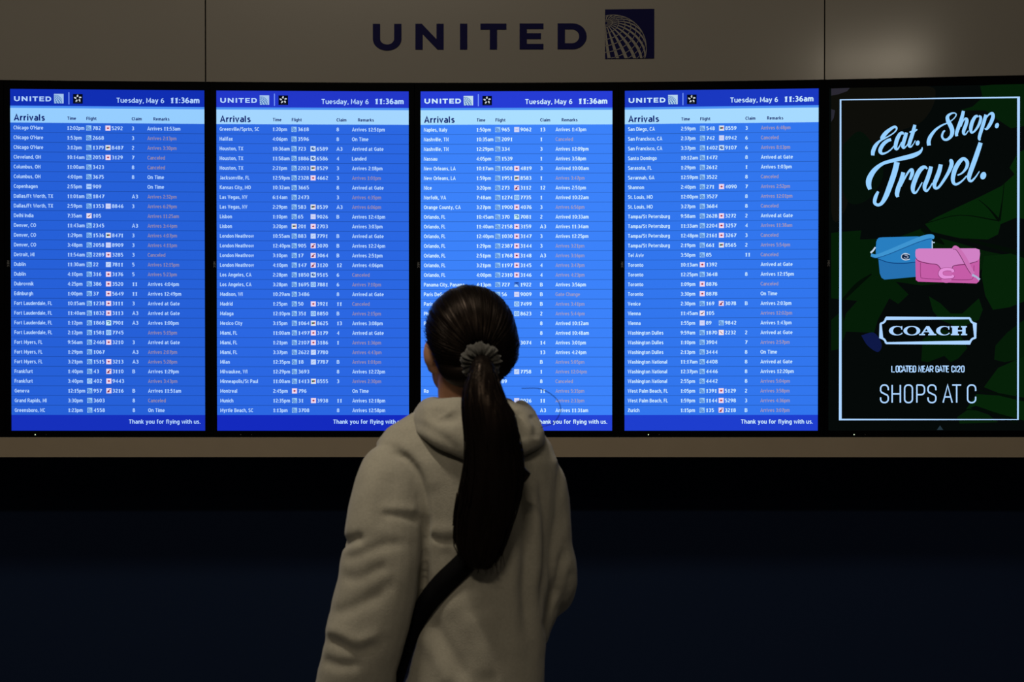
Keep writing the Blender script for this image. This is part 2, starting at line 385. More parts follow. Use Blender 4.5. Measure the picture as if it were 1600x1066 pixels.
# UNITED letter outlines, unit height 1, y up, x from 0; (loops, width)
def arc(cx, cy, rx, ry, a0, a1, n=14):
    return [(cx+rx*math.cos(math.radians(a0+(a1-a0)*i/n)), cy+ry*math.sin(math.radians(a0+(a1-a0)*i/n))) for i in range(n+1)]
def wide_letters():
    s = 0.285; h = 0.23
    U = [[(0, 1), (0, .42)]+arc(.56, .42, .56, .45, 180, 360, 20)+[(1.12, 1), (1.12-s, 1), (1.12-s, .42)]+arc(.56, .42, .56-s, .22, 360, 180, 16)+[(s, 1)]]
    N = [[(0, 0), (0, 1), (.25, 1), (.83, .40), (.83, 1), (1.11, 1), (1.11, 0), (.87, 0), (s, .60), (s, 0)]]
    I = [[(0, 0), (0, 1), (s, 1), (s, 0)]]
    T = [[(0, 1), (1.02, 1), (1.02, 1-h), (.51+s/2, 1-h), (.51+s/2, 0), (.51-s/2, 0), (.51-s/2, 1-h), (0, 1-h)]]
    E = [[(0, 0), (0, 1), (.94, 1), (.94, 1-h+.02), (s, 1-h+.02), (s, .62), (.84, .62), (.84, .40), (s, .40), (s, h-.02), (.94, h-.02), (.94, 0)]]
    D = [[(0, 0), (0, 1), (.55, 1)]+arc(.58, .5, .55, .5, 90, -90, 24)+[(.55, 0)], [(s, h), (.56, h)]+arc(.56, .5, .28, .27, -90, 90, 18)+[(s, 1-h)]]
    return {'U': U, 'N': N, 'I': I, 'T': T, 'E': E, 'D': D}
WL = wide_letters()
WFILL = {k: fill(v) for k, v in WL.items()}
WX = {'U': (72, 215), 'N': (285, 426), 'I': (508, 544), 'T': (610, 740), 'E': (806, 925), 'D': (996, 1141)}
def united(bf, x0, x1, ytop, ybot, m, put):
    """the word scaled into the box (small logo on the boards)"""
    xs = {'U': (0, 46), 'N': (60, 107), 'I': (123, 135), 'T': (146, 189), 'E': (200, 238), 'D': (249, 294)}
    for c in 'UNITED':
        v, f = WFILL[c]; wd = max(p[0] for p in v)
        a, b = (x0+(x1-x0)*t/294.0 for t in xs[c])
        bf.add([put(a+(b-a)*p[0]/wd, ybot-(ybot-ytop)*p[1]) for p in v], f, m)

ICON_BG = {'U': (150, 200, 248), 'A': (240, 215, 238), 'T': (222, 226, 235), 'N': (208, 214, 248), 'L': (170, 212, 255), 'R': (236, 214, 236), 'I': (235, 225, 240),
           'V': (196, 216, 252), 'Z': (200, 235, 248), 'E': (205, 228, 250), 'C': (60, 110, 205), 'S': (170, 205, 255), 'O': (240, 225, 235)}
def icon(kind, bx, by, s, put, parent):
    """airline mark, a small square with a simple sign in it; by = top"""
    bf = Buf(); bg = emis(*ICON_BG[kind])
    rect(bf, bx, by, bx+s, by+s, bg, put)
    up = lambda x, y: (lambda q: (q[0], q[1]-0.0003, q[2]))(put(bx+x*s, by+y*s))
    if kind == 'U':
        g = emis(64, 116, 200)
        for r0, ww in ((0.85, 0.10), (0.62, 0.12), (0.38, 0.12)):
            ribbon(bf, [(0.0+r0*math.cos(t), 1.0-r0*math.sin(t), ww) for t in np.linspace(0.06, 1.5, 12)], g, up)
        for t in (0.35, 0.75, 1.15):
            ribbon(bf, [(0.3*math.cos(t), 1-0.3*math.sin(t), 0.05), (0.88*math.cos(t), 1-0.88*math.sin(t), 0.05)], g, up)
    elif kind == 'A':
        r = emis(160, 30, 62)
        poly(bf, [(.5+(x-.5)*.8, .5+(y-.5)*.8) for x, y in ((.5, .2), (.62, .38), (.82, .38), (.74, .56), (.68, .68), (.53, .66), (.53, .8), (.47, .8), (.47, .66), (.32, .68), (.26, .56), (.18, .38), (.38, .38))], r, up)
    elif kind == 'T':
        rect(bf, .18, .32, .46, .66, emis(40, 110, 80), up); rect(bf, .42, .32, .62, .62, emis(70, 40, 50), up)
        poly(bf, [(.6, .32), (.86, .34), (.78, .62), (.6, .56)], emis(170, 50, 60), up)
    elif kind == 'N':
        rect(bf, .25, .42, .75, .60, emis(190, 190, 235), up)
    elif kind == 'L':
        ribbon(bf, [(.5+.30*math.cos(t), .5+.30*math.sin(t), .09) for t in np.linspace(0, 2*math.pi, 18)[:-1]], emis(70, 125, 205), up, closed=True)
        rect(bf, .38, .44, .64, .56, emis(90, 140, 215), up)
    elif kind == 'R':
        poly(bf, [(.08, .82), (.42, .40), (.62, .40), (.62, .74), (.48, .82)], emis(130, 25, 60), up); poly(bf, [(.52, .22), (.9, .2), (.78, .36), (.56, .38)], emis(90, 30, 80), up)
    elif kind in ('I', 'O'):
        ribbon(bf, [(.16, .56, .05), (.42, .64, .16), (.84, .26, .08)] if kind == 'I' else [(.22, .2, .06), (.5, .55, .12), (.8, .8, .06)], emis(110, 45, 60), up)
    elif kind == 'V':
        ribbon(bf, [(.25, .62, .10), (.5, .5, .12), (.72, .3, .1)], emis(150, 170, 225), up)
    elif kind == 'Z':
        ribbon(bf, [(.18, .28, .12), (.6, .25, .16), (.78, .5, .16), (.5, .7, .12), (.46, .55, .1)], emis(40, 110, 150), up)
    elif kind == 'E':
        disc(bf, .5, .5, .34, .26, emis(50, 90, 160), up, 16, 0.5); disc(bf, .58, .46, .10, .08, emis(215, 230, 250), lambda x, y: (lambda q: (q[0], q[1]-.0002, q[2]))(up(x, y)), 10)
    elif kind == 'C':
        poly(bf, [(0, .05), (.95, .05), (.55, .35)], emis(22, 55, 140), up); poly(bf, [(0, .95), (.1, .5), (.5, .45), (.95, .95)], emis(150, 195, 250), up)
    elif kind == 'S':
        rect(bf, .15, .42, .85, .6, emis(95, 150, 225), up)
    return bf.build('airline_icon', parent)

P1 = """Chicago O'Hare|12:02pm|U|782|A|5292|3|W|Arrives 11:53am
Chicago O'Hare|1:53pm|U|2668|||3|D|Arrives 2:13pm
Chicago O'Hare|3:12pm|U|1379|T|8487|2|D|Arrives 3:30pm
Cleveland, OH|10:14am|U|2053|A|3129|7|D|Canceled
Columbus, OH|11:00am|U|3423|||8|D|Canceled
Columbus, OH|4:01pm|U|3675|||8|W|On Time
Copenhagen|2:55pm|S|909||||W|On Time
Dallas/Ft Worth, TX|11:01am|U|1847|||A3|D|Arrives 2:32pm
Dallas/Ft Worth, TX|2:59pm|U|1353|N|8846|3|D|Arrives 6:29pm
Delhi India|7:35am|I|105||||D|Arrives 11:25am
Denver, CO|11:43am|U|2345|||A3|D|Arrives 3:44pm
Denver, CO|1:29pm|U|1536|T|8471|3|D|Arrives 4:07pm
Denver, CO|3:48pm|U|2058|N|8909|3|D|Arrives 4:11pm
Detroit, MI|11:54am|U|2289|A|3285|3|D|Canceled
Dublin|11:30am|U|22|V|7811|5|D|Arrives 12:15pm
Dublin|4:10pm|U|316|A|3176|5|D|Arrives 5:23pm
Dubrovnik|4:25pm|U|386|A|3520|11|W|Arrives 4:04pm
Edinburgh|1:00pm|U|37|A|5649|11|W|Arrives 12:49pm
Fort Lauderdale, FL|10:15am|U|1238|A|3111|3|W|Arrived at Gate
Fort Lauderdale, FL|11:40am|U|1832|A|3113|A3|W|Arrived at Gate
Fort Lauderdale, FL|1:12pm|U|1868|Z|7901|A3|W|Arrives 1:00pm
Fort Lauderdale, FL|2:12pm|U|1581|L|7745||D|Arrives 5:15pm
Fort Myers, FL|9:56am|U|2468|A|3210|3|W|Arrived at Gate
Fort Myers, FL|1:29pm|U|1067|||A3|D|Arrives 2:07pm
Fort Myers, FL|3:21pm|U|1515|A|3213|A3|D|Arrives 5:28pm
Frankfurt|1:40pm|U|43|R|3110|B|W|Arrives 1:29pm
Frankfurt|3:40pm|L|402|A|9443||D|Arrives 3:43pm
Geneva|12:15pm|U|957|R|3216|B|W|Arrives 11:51am
Grand Rapids, MI|3:30pm|U|3603|||8|D|Canceled
Greensboro, NC|1:23pm|U|4558|||8|W|On Time"""
P2 = """Greenville/Sprtn, SC|1:20pm|U|3618|||8|W|Arrives 12:51pm
Halifax|4:06pm|U|3596|||8|W|On Time
Houston, TX|10:36am|U|723|E|6589|A3|W|Arrived at Gate
Houston, TX|11:58am|U|1886|E|6586|4|W|Landed
Houston, TX|2:21pm|U|2203|T|8529|3|W|Arrives 2:18pm
Jacksonville, FL|12:59pm|U|2328|A|4662|3|D|Arrives 1:01pm
Kansas City, MO|10:32am|U|3665|||8|W|Arrived at Gate
Las Vegas, NV|6:14am|U|2473|||3|D|Arrives 4:35pm
Las Vegas, NV|2:29pm|U|583|T|8539|A3|D|Arrives 6:06pm
Lisbon|1:10pm|U|65|N|9026|B|W|Arrives 12:41pm
Lisbon|3:20pm|T|201|A|2703||W|Arrives 3:03pm
London Heathrow|10:55am|U|883|V|7791|B|W|Arrived at Gate
London Heathrow|12:40pm|U|905|R|3070|B|W|Arrives 12:24pm
London Heathrow|3:10pm|U|17|R|3064|B|W|Arrives 2:51pm
London Heathrow|4:10pm|U|147|R|3120|12|W|Arrives 4:06pm
Los Angeles, CA|2:28pm|U|1850|E|9515|6|D|Canceled
Los Angeles, CA|3:28pm|U|1695|L|7881|6|D|Arrives 7:10pm
Madison, WI|10:29am|U|3486|||8|W|Arrived at Gate
Madrid|1:25pm|U|50|A|3921|11|D|Canceled
Malaga|12:10pm|U|351|L|8850|B|D|Arrives 2:15pm
Mexico City|3:15pm|U|1064|T|8625|13|W|Arrives 3:08pm
Miami, FL|11:00am|U|1497|A|3179|4|W|Arrived at Gate
Miami, FL|1:21pm|U|2107|A|3186|1|D|Arrives 1:36pm
Miami, FL|3:37pm|U|2622|V|7780||D|Arrives 4:43pm
Milan|12:35pm|U|18|V|7787|B|D|Arrives 1:01pm
Milwaukee, WI|12:29pm|U|3693|||8|W|Arrives 12:22pm
Minneapolis/St Paul|11:00am|U|1413|T|8555|3|D|Arrives 2:30pm
Montreal|2:45pm|A|796||||W|On Time
Munich|12:35pm|U|31|A|3938|11|W|Arrives 12:18pm
Myrtle Beach, SC|1:13pm|U|3708|||8|W|Arrives 12:58pm"""
P3 = """Naples, Italy|1:50pm|U|965|N|9062|13|W|Arrives 1:43pm
Nashville, TN|10:35am|U|2091|||1|D|Canceled
Nashville, TN|12:29pm|U|334|||3|W|Arrives 12:09pm
Nassau|4:05pm|U|1539|||1|W|Arrives 3:58pm
New Orleans, LA|10:17am|U|1508|A|4819|3|W|Arrived 10:00am
New Orleans, LA|1:59pm|U|1951|T|8583|1|D|Arrives 3:47pm
Nice|3:20pm|U|273|R|3112|12|W|Arrives 2:51pm
Norfolk, VA|7:48am|U|1274|L|7735|1|W|Arrived 10:22am
Orange County, CA|3:27pm|U|1900|A|4076|3|D|Arrives 6:56pm
Orlando, FL|10:45am|U|370|Z|7081|2|W|Arrived 10:33am
Orlando, FL|11:40am|U|2158|A|3159|A3|W|Arrives 11:34am
Orlando, FL|12:40pm|U|1030|A|3147|3|W|Arrives 12:25pm
Orlando, FL|1:29pm|U|2387|A|3144|3|D|Arrives 3:21pm
Orlando, FL|2:51pm|U|1768|A|3148|A3|D|Arrives 3:16pm
Orlando, FL|3:21pm|U|1197|A|3145|4|D|Arrives 3:47pm
Orlando, FL|4:00pm|U|2310|A|3146|4|D|Arrives 4:23pm
Panama City, Panama|4:13pm|U|727|C|1922|B|W|Arrives 3:56pm
Paris DeGaulle||U|56|N|9009|B|D|Gate Change
Paris DeGaulle||||L|7499|B|D|Arrives 3:41pm
Phoenix, AZ||||L|8623|2|D|Arrives 5:44pm
P||||||8|W|Arrived 10:12am
||||||8|W|Arrived 10:48am
||||R|3074|14|W|Arrives 3:01pm
||||||13|W|Arrives 4:24pm
||||||B|D|Arrives 5:05pm
||||V|7758|1|D|Arrives 12:04pm
||U|89|||8|D|Canceled
Ro||||||11|D|Arrives 5:35pm
||||N|9026|11|D|Arrives 2:33pm
||||||A3|W|Arrives 11:31am"""
P4 = """San Diego, CA|2:59pm|U|548|T|8559|3|D|Arrives 6:48pm
San Francisco, CA|2:37pm|U|742|N|8942|6|D|Canceled
San Francisco, CA|3:37pm|U|1402|E|9107|6|D|Arrives 8:13pm
Santo Domingo|10:12am|U|1472|||8|W|Arrived at Gate
Sarasota, FL|1:29pm|U|2612|||1|W|Arrives 1:03pm
Savannah, GA|12:59pm|U|3522|||8|D|Canceled
Shannon|2:40pm|U|271|A|4090|7|D|Arrives 2:52pm
St. Louis, MO|12:00pm|U|3527|||8|D|Arrives 12:01pm
St. Louis, MO|3:27pm|U|3684|||8|D|Canceled
Tampa/St Petersburg|9:58am|U|2628|A|3272|2|W|Arrived at Gate
Tampa/St Petersburg|11:33am|U|2204|A|3257|4|D|Arrives 11:38am
Tampa/St Petersburg|12:48pm|U|2161|A|3267|3|D|Canceled
Tampa/St Petersburg|2:19pm|U|661|T|8565|2|D|Arrives 5:54pm
Tel Aviv|3:50pm|U|85|||11|D|Canceled
Toronto|10:13am|A|1392||||W|Arrived at Gate
Toronto|12:25pm|U|3648|||8|W|Arrives 12:15pm
Toronto|1:09pm|A|8876||||D|Canceled
Toronto|3:30pm|A|8878||||W|On Time
Venice|2:30pm|U|169|R|3078|B|W|Arrives 2:03pm
Vienna|11:45am|I|105||||D|Arrives 12:02pm
Vienna|1:55pm|N|89|U|9842||W|Arrives 1:43pm
Washington Dulles|9:59am|U|1870|O|2232|2|W|Arrived at Gate
Washington Dulles|1:10pm|U|3904|||7|D|Arrives 2:57pm
Washington Dulles|2:13pm|U|3444|||8|W|On Time
Washington National|11:17am|U|4408|||8|W|Arrived at Gate
Washington National|12:37pm|U|4446|||8|W|Arrives 12:20pm
Washington National|2:55pm|U|4442|||8|D|Arrives 5:04pm
West Palm Beach, FL|1:05pm|U|1391|A|5129|2|D|Arrives 3:58pm
West Palm Beach, FL|1:59pm|U|1144|A|5298|3|D|Arrives 4:36pm
Zurich|1:15pm|U|135|R|3218|B|D|Arrives 3:07pm"""

def led(root, x, colour, dim=False):
    bf = Buf()
    z = zof(679.4)-Z_BEZB
    m = mat('power_led_%s' % colour, (0.1, 0.1, 0.1, 1), 0.4, 0.3, (0.8, 1.0, 0.65, 1), 1.6) if not dim else M_GREYLOGO
    disc(bf, 0, 0, 0.0018, 0.0018, m, lambda a, b: (x+a, -0.0006, z-b), 10)
    o = bf.build('power_light', root)
    bf = Buf(); disc(bf, 0, 0, 0.0012, 0.0012, M_GREYLOGO, lambda a, b: (x+0.038+a, -0.0006, z-b), 10); bf.build('sensor_dot', root)

def board(i, a, b, rows, label, cols, group):
    root, rz, w = display('arrivals_display', a, b, label, 'display', group)
    bg, hd, band, ft, tx, dl_ = cols
    zt = Z_ST-Z_BEZB
    def put(layer):
        return lambda x, y: ((x/BW-0.5)*WM, 0.0055-layer*0.0004, zt-y*(HM/BH))
    p0, p1, p2, p3 = put(0), put(1), put(2), put(3)
    bf = Buf(); rect(bf, 0, 0, BW, BH, emis(*bg), p0); scr = bf.build('screen', root)
    T = emis(*tx)
    # header
    bf = Buf(); rect(bf, 0, 0, BW, 25.9, emis(*hd), p1); h = bf.build('header_bar', root)
    bf = Buf(); u = 4.848
    united(bf, 29/u, 305/u, 11.4, 18.9, T, p2); bf.build('airline_wordmark', h)
    bf = Buf(); rect(bf, 325/u, 7.2, 397/u, 21.9, emis(*[int(0.93*c) for c in tx]), p2)
    globe(bf, 325/u, 7.2, 72/u, emis(58, 116, 188), p3, 5, 14, 0.05, 0.36); bf.build('globe_emblem', h)
    bf = Buf(); rect(bf, 433/u, 4.5, 436/u+0.7, 23.4, emis(125, 160, 255), p2); bf.build('divider_line', h)
    bf = Buf(); sx0 = 467/u; rect(bf, sx0, 7.2, sx0+14.8, 22.0, emis(4, 8, 22), p2)
    for k in range(5):
        an = math.radians(90+72*k+6); cxx, cyy = sx0+7.4, 14.1
        def q(r, t): return (cxx+r*math.cos(an+t), cyy-r*math.sin(an+t))
        poly(bf, [q(2.2, -0.34), q(5.6, -0.24), q(6.0, 0.02), q(4.0, 0.42), q(2.4, 0.30)], emis(198, 205, 214), p3)
    rect(bf, sx0+2.6, 20.1, sx0+12.4, 20.5, emis(70, 75, 90), p3)
    bf.build('alliance_emblem', h)
    if rows is not None:
        bf = Buf(); text(bf, 'Tuesday, May 6', 787/u, 20.2, 7.7, T, p2, bold=0.15, w=360/u); bf.build('date_text', h)
        bf = Buf(); text(bf, '11:36am', 1189/u, 19.8, 8.4, T, p2, bold=0.20, w=222/u); bf.build('clock_text', h)
    # column band
    bf = Buf(); rect(bf, 0, 25.9, BW, 29.4, emis(76, 146, 244), p1); rect(bf, 0, 29.4, BW, 52.2, emis(*band), p1); cb = bf.build('column_band', root)
    DK = emis(14, 34, 110)
    bf = Buf(); text(bf, 'Arrivals', 24/u, 49.0, 9.7, DK, p2, bold=0.19, w=236/u); bf.build('heading_text', cb)
    for s, x, ww in (('Time', 422, 68), ('Flight', 565, 78), ('Claim', 902, 77), ('Remarks', 1064, 122)):
        bf = Buf(); text(bf, s, x/u, 47.4, 4.9, DK, p2, bold=0.2, w=ww/u); bf.build('column_title', cb)
    # rows
    pitch = (506.3-52.2)/30.0
    for r, line in enumerate((rows or '').split('\n')) if rows else []:
        city, tm, i1, n1, i2, n2, cl, st, rem = line.split('|')
        y0 = 52.2+pitch*r; base = y0+10.35
        bf = Buf(); rect(bf, 0, y0-0.45, BW, y0+0.45, emis(*[int(c*(0.78 if r else 1)) for c in bg]), p1); rect(bf, 0, y0+0.45, BW, y0+pitch-0.45, emis(*bg), p1)
        row = bf.build('flight_row', root)
        for s, nm, x, sx, st_ in ((city, 'city_text', 23, 0.985, 0), (tm, 'time_text', 420, 1.06, 0), (n1, 'flight_number_text', 610, 1.18, 0), (n2, 'partner_number_text', 752, 1.18, 0), (cl, 'claim_text', 901, 1.18, 0), (rem, 'remark_text', 1018, 1.035, 1)):
            if not s: continue
            late = st_ and st == 'D'
            bf = Buf(); text(bf, s, x/u, base+0.15, 5.7, emis(*dl_) if late else T, p2, sx=sx, bold=0.15 if late else 0.18); bf.build(nm, row)
        if i1: icon(i1, 564/u, y0+3.7, 7.9, p2, row)
        if i2: icon(i2, 707/u, y0+3.7, 7.9, p2, row)
    bf = Buf(); rect(bf, 0, 506.3, BW, BH, emis(*ft), p1); fb = bf.build('footer_bar', root)
    if rows is not None:
        bf = Buf(); text(bf, 'Thank you for flying with us.', (1412-540)/u, 519.9, 6.5, T, p2, bold=0.17, w=540/u)
        bf.build('footer_text', fb)
    led(root, -0.5*WM+WM*37/BW, 'green', dim=(i == 2))
    return root

GRP = 'blue arrivals boards in a row along the ledge'
board(0, JL, J[0], None, 'arrivals board of which only a black bezel edge shows, beside the Chicago board', ((37, 95, 216), (14, 44, 178), (150, 208, 255), (22, 48, 185), (172, 206, 255), (152, 138, 158)), GRP)
board(1, J[0], J[1], P1, 'blue arrivals board listing flights from Chicago down to Greensboro', ((38, 96, 216), (16, 46, 178), (150, 206, 255), (22, 48, 188), (176, 210, 255), (148, 138, 164)), GRP)
board(2, J[1], J[2], P2, 'blue arrivals board listing flights from Greenville down to Myrtle Beach', ((43, 103, 226), (34, 55, 200), (164, 214, 255), (20, 42, 190), (180, 214, 255), (150, 140, 168)), GRP)
board(3, J[2], J[3], P3, 'blue arrivals board from Naples on, partly hidden behind the woman', ((60, 130, 250), (38, 60, 212), (170, 222, 255), (36, 66, 212), (208, 238, 255), (162, 158, 186)), GRP)
board(4, J[3], J[4], P4, 'blue arrivals board listing flights from San Diego down to Zurich', ((50, 118, 238), (26, 56, 192), (166, 218, 255), (30, 62, 206), (198, 230, 255), (163, 152, 176)), GRP)

# ------------------------------------------------------------------ advertising display
ad, adrz, adw = display('advertisement_display', J[4], J[5], 'black display showing a handbag advertisement on dark green leaves', 'display')
A_, B_ = J[4], J[5]
AN = nrm(A_, B_); AD = (B_-A_).normalized(); AM = (A_+B_)/2
def adput(layer):
    def f(px, py):
        d = ray(px, py); o = Vector((0, 0, CAMZ))
        t = (AM-Vector((0, 0, 0))).dot(AN)/Vector((d.x, d.y, 0)).dot(AN)
        q = o+d*t
        return ((q-AM).x*AD.x+(q-AM).y*AD.y, 0.0055-layer*0.0004, q.z-Z_BEZB)
    return f
a0, a1, a2, a3, a4, a5 = (adput(k) for k in range(6))
ztop = Z_ST-Z_BEZB; zbot = Z_SB-Z_BEZB
link('screen', [(-WM/2, 0.0056, zbot), (WM/2, 0.0056, zbot), (WM/2, 0.0056, ztop), (-WM/2, 0.0056, ztop)], [(0, 1, 2, 3)], emis(5, 9, 8), None, ad)
XL, XR = 1299.0, 1603.0
LEAVES = [
    ('blurred_leaf_picture', (14, 14, 10), [(XL, 137), (1440, 133), (1462, 150), (1440, 190), (1380, 215), (1340, 260), (1320, 330), (XL, 330)], 1),
    ('blurred_leaf_picture', (5, 16, 8), [(1318, 225), (1345, 205), (1372, 240), (1380, 275), (1358, 310), (1330, 318), (1316, 290)], 2),
    ('leaf_picture', (42, 40, 50), [(XL, 138), (1328, 137), (1324, 142), (1310, 147), (XL, 149)], 2),
    ('leaf_picture', (40, 40, 50), [(XL, 170), (1305, 172), (1303, 184), (1299, 190)], 2),
    ('leaf_picture', (5, 30, 8), [(1532, 134), (XR, 126), (XR, 196), (1580, 200), (1556, 184), (1540, 172), (1500, 172), (1520, 166), (1536, 152)], 1),
    ('leaf_picture', (6, 36, 8), [(XR, 232), (1590, 240), (1578, 262), (1586, 272), (1566, 290), (1530, 308), (1500, 322), (1462, 340), (1446, 350), (1456, 362), (1500, 372), (1544, 374), (1560, 366), (1564, 350), (1588, 340), (XR, 342)], 1),
    ('leaf_picture', (5, 28, 7), [(1314, 362), (1346, 360), (1344, 374), (1400, 372), (1440, 357), (1462, 370), (1500, 380), (1540, 392), (1580, 400), (1560, 420), (1536, 420), (1500, 440), (1440, 446), (1400, 440), (1420, 460), (1404, 475), (1390, 466), (1372, 500), (1366, 520), (1316, 518), (1322, 490), (1340, 470), (XL, 466), (XL, 364)], 1),
    ('leaf_picture', (6, 34, 8), [(1538, 400), (1580, 396), (XR, 404), (XR, 470), (1578, 480), (1552, 484), (1540, 462), (1534, 430)], 2),
    ('leaf_picture', (6, 32, 8), [(1452, 463), (1470, 474), (1486, 490), (1504, 490), (1530, 466), (1536, 484), (1530, 500), (1500, 512), (1470, 500), (1458, 486)], 2),
    ('leaf_picture', (5, 28, 7), [(1442, 530), (1470, 514), (1500, 522), (1512, 544), (1498, 560), (1486, 566), (1476, 556), (1450, 566), (1440, 564)], 1),
    ('leaf_picture', (5, 27, 7), [(1556, 540), (1574, 520), (XR, 498), (XR, 560), (1570, 566), (1554, 562)], 1),
    ('leaf_picture', (6, 32, 8), [(1538, 605), (1560, 575), (XR, 556), (XR, 622), (1560, 614)], 2),
    ('leaf_picture', (6, 34, 8), [(1510, 640), (1526, 616), (1560, 618), (XR, 628), (XR, 658), (1560, 646), (1525, 634)], 1),
    ('leaf_picture', (6, 30, 8), [(1496, 652), (1516, 638), (1545, 648), (1560, 660), (1500, 662)], 2),
    ('leaf_picture', (5, 25, 7), [(XL, 500), (1316, 485), (1322, 520), (1312, 545), (XL, 548)], 1),
    ('flower_picture', (14, 24, 70), [(1346, 524), (1366, 520), (1378, 538), (1372, 550), (1356, 540)], 2),
]
for nm, col, pts, ly in LEAVES:
    bf = Buf(); sm = [tuple(p) for p in catmull(pts+[pts[0]], 5)][:-1] if 'blur' in nm or 'flower' in nm else pts
    sm = [(min(max(x, XL), XR), y) for x, y in sm]
    poly(bf, sm, emis(*col), adput(ly)); o = bf.build(nm, ad)
# veins and stems of the leaves
VC = emis(3, 12, 5)
for pts in ([(1446, 349, 1.2), (1500, 336, 1.2), (1562, 345, 2.0)], [(1562, 345, 5), (1545, 325, 2), (1530, 312, 1)], [(1562, 345, 4), (1567, 310, 1.5), (1570, 280, 1)],
            [(1512, 374, 4), (1550, 384, 6), (XR, 398, 9)], [(1316, 470, 4), (1340, 445, 7), (1362, 428, 2)], [(1510, 640, 1), (1545, 643, 3), (1590, 660, 6)], [(1530, 610, 1), (1570, 618, 3), (XR, 626, 4)],
            [(1440, 357, 5), (1462, 372, 10), (1476, 382, 2)]):
    bf = Buf(); ribbon(bf, catmull(pts, 4), VC, adput(2.6)); bf.build('leaf_vein_picture', ad)
# white border line
AW = emis(172, 212, 255)
bf = Buf()
co = [(1313.6, 155.6), (1592.0, 151.6), (1591.0, 655.8), (1313.2, 655.8)]
ribbon(bf, [(x, y, 2.5) for x, y in co], AW, a3, closed=True)
bf.build('border_line', ad)

# brush script
def z1(x, y): return (1350+x/11.84, 160+y/11.84)
def z2(x, y): return (1440+x/10.66, 160+y/10.66)
def z3(x, y): return (1340+x/9.69, 220+y/9.69)
def z4(x, y): return (1430+x/10.66, 220+y/10.66)
SC = emis(150, 208, 255)
def strokes(buf, zf, sc, lst):
    for pts in lst:
        pp = [(*zf(p[0], p[1]), p[2]*0.9/sc) for p in pts]
        ribbon(buf, catmull(pp, 7), SC, a3)
def dot(buf, zf, sc, x, y, rx, ry):
    disc(buf, *zf(x, y), rx/sc, ry/sc, SC, a3, 20, 0.35)
EAT = [
    [(165, 978, 68), (172, 900, 82), (215, 800, 76), (290, 715, 46), (380, 665, 30), (480, 610, 26), (560, 555, 26), (605, 500, 30), (600, 460, 46), (560, 450, 52), (480, 500, 66), (400, 570, 84), (340, 650, 78), (330, 685, 40)],
    [(505, 682, 60), (440, 705, 68), (365, 765, 76), (312, 850, 80), (305, 910, 74), (345, 945, 48), (420, 925, 34), (500, 870, 28), (560, 800, 22)],
    [(735, 590, 30), (715, 560, 54), (670, 580, 68), (620, 670, 82), (590, 780, 78), (590, 845, 66), (620, 862, 40), (660, 810, 24), (700, 730, 22)],
    [(790, 555, 66), (765, 640, 76), (735, 740, 76), (722, 810, 70), (745, 838, 42), (790, 800, 22), (830, 740, 18)],
    [(945, 410, 62), (915, 530, 76), (880, 640, 78), (845, 750, 76), (840, 800, 60), (870, 818, 36), (915, 770, 20), (955, 700, 18)],
    [(845, 550, 26), (900, 532, 40), (950, 520, 40), (990, 495, 24)],
]
bf = Buf(); strokes(bf, z1, 11.84, EAT); dot(bf, z1, 11.84, 997, 748, 36, 48); bf.build('script_word', ad)
SHOP = [
    [(128, 715, 68), (122, 650, 72), (150, 565, 66), (230, 460, 48), (330, 385, 34), (430, 340, 24), (500, 300, 20), (560, 245, 20), (580, 195, 22), (545, 172, 24), (480, 190, 40), (435, 240, 62), (448, 310, 76), (490, 390, 82), (515, 470, 78), (500, 550, 64), (440, 610, 48), (380, 615, 40), (345, 565, 40), (360, 500, 36), (392, 462, 30)],
    [(702, 138, 58), (675, 250, 66), (640, 350, 68), (605, 450, 66), (585, 520, 58), (592, 560, 50)],
    [(660, 400, 18), (700, 300, 24), (740, 265, 44), (760, 300, 62), (735, 390, 66), (705, 470, 62), (708, 520, 46), (740, 525, 26), (785, 465, 16)],
    [(945, 225, 40), (900, 235, 56), (850, 320, 68), (825, 420, 66), (830, 490, 46), (870, 490, 34), (930, 420, 44), (975, 330, 54), (990, 250, 50), (960, 215, 34)],
    [(1075, 200, 58), (1050, 300, 64), (1010, 430, 64), (975, 540, 62), (965, 600, 52), (980, 630, 30)],
    [(1085, 250, 22), (1130, 195, 32), (1180, 180, 56), (1195, 230, 66), (1165, 320, 66), (1120, 400, 60), (1085, 440, 40), (1055, 430, 20)],
]
bf = Buf(); strokes(bf, z2, 10.66, SHOP); dot(bf, z2, 10.66, 1260, 382, 33, 46); bf.build('script_word', ad)
TRA = [
    [(190, 735, 60), (170, 650, 88), (185, 560, 94), (260, 440, 78), (380, 345, 56), (520, 300, 60), (680, 262, 72), (830, 225, 78), (930, 180, 62), (975, 130, 32), (982, 92, 12)],
    [(600, 320, 92), (575, 430, 92), (535, 560, 92), (485, 700, 90), (430, 840, 82), (370, 940, 60), (310, 970, 50), (262, 935, 56), (275, 850, 62), (315, 765, 40)],
    [(695, 475, 66), (665, 590, 72), (620, 710, 76), (600, 800, 72), (612, 850, 50)],
    [(660, 690, 20), (720, 560, 30), (780, 460, 36), (825, 435, 50), (830, 490, 60), (795, 590, 40)],
]
bf = Buf(); strokes(bf, z3, 9.69, TRA)
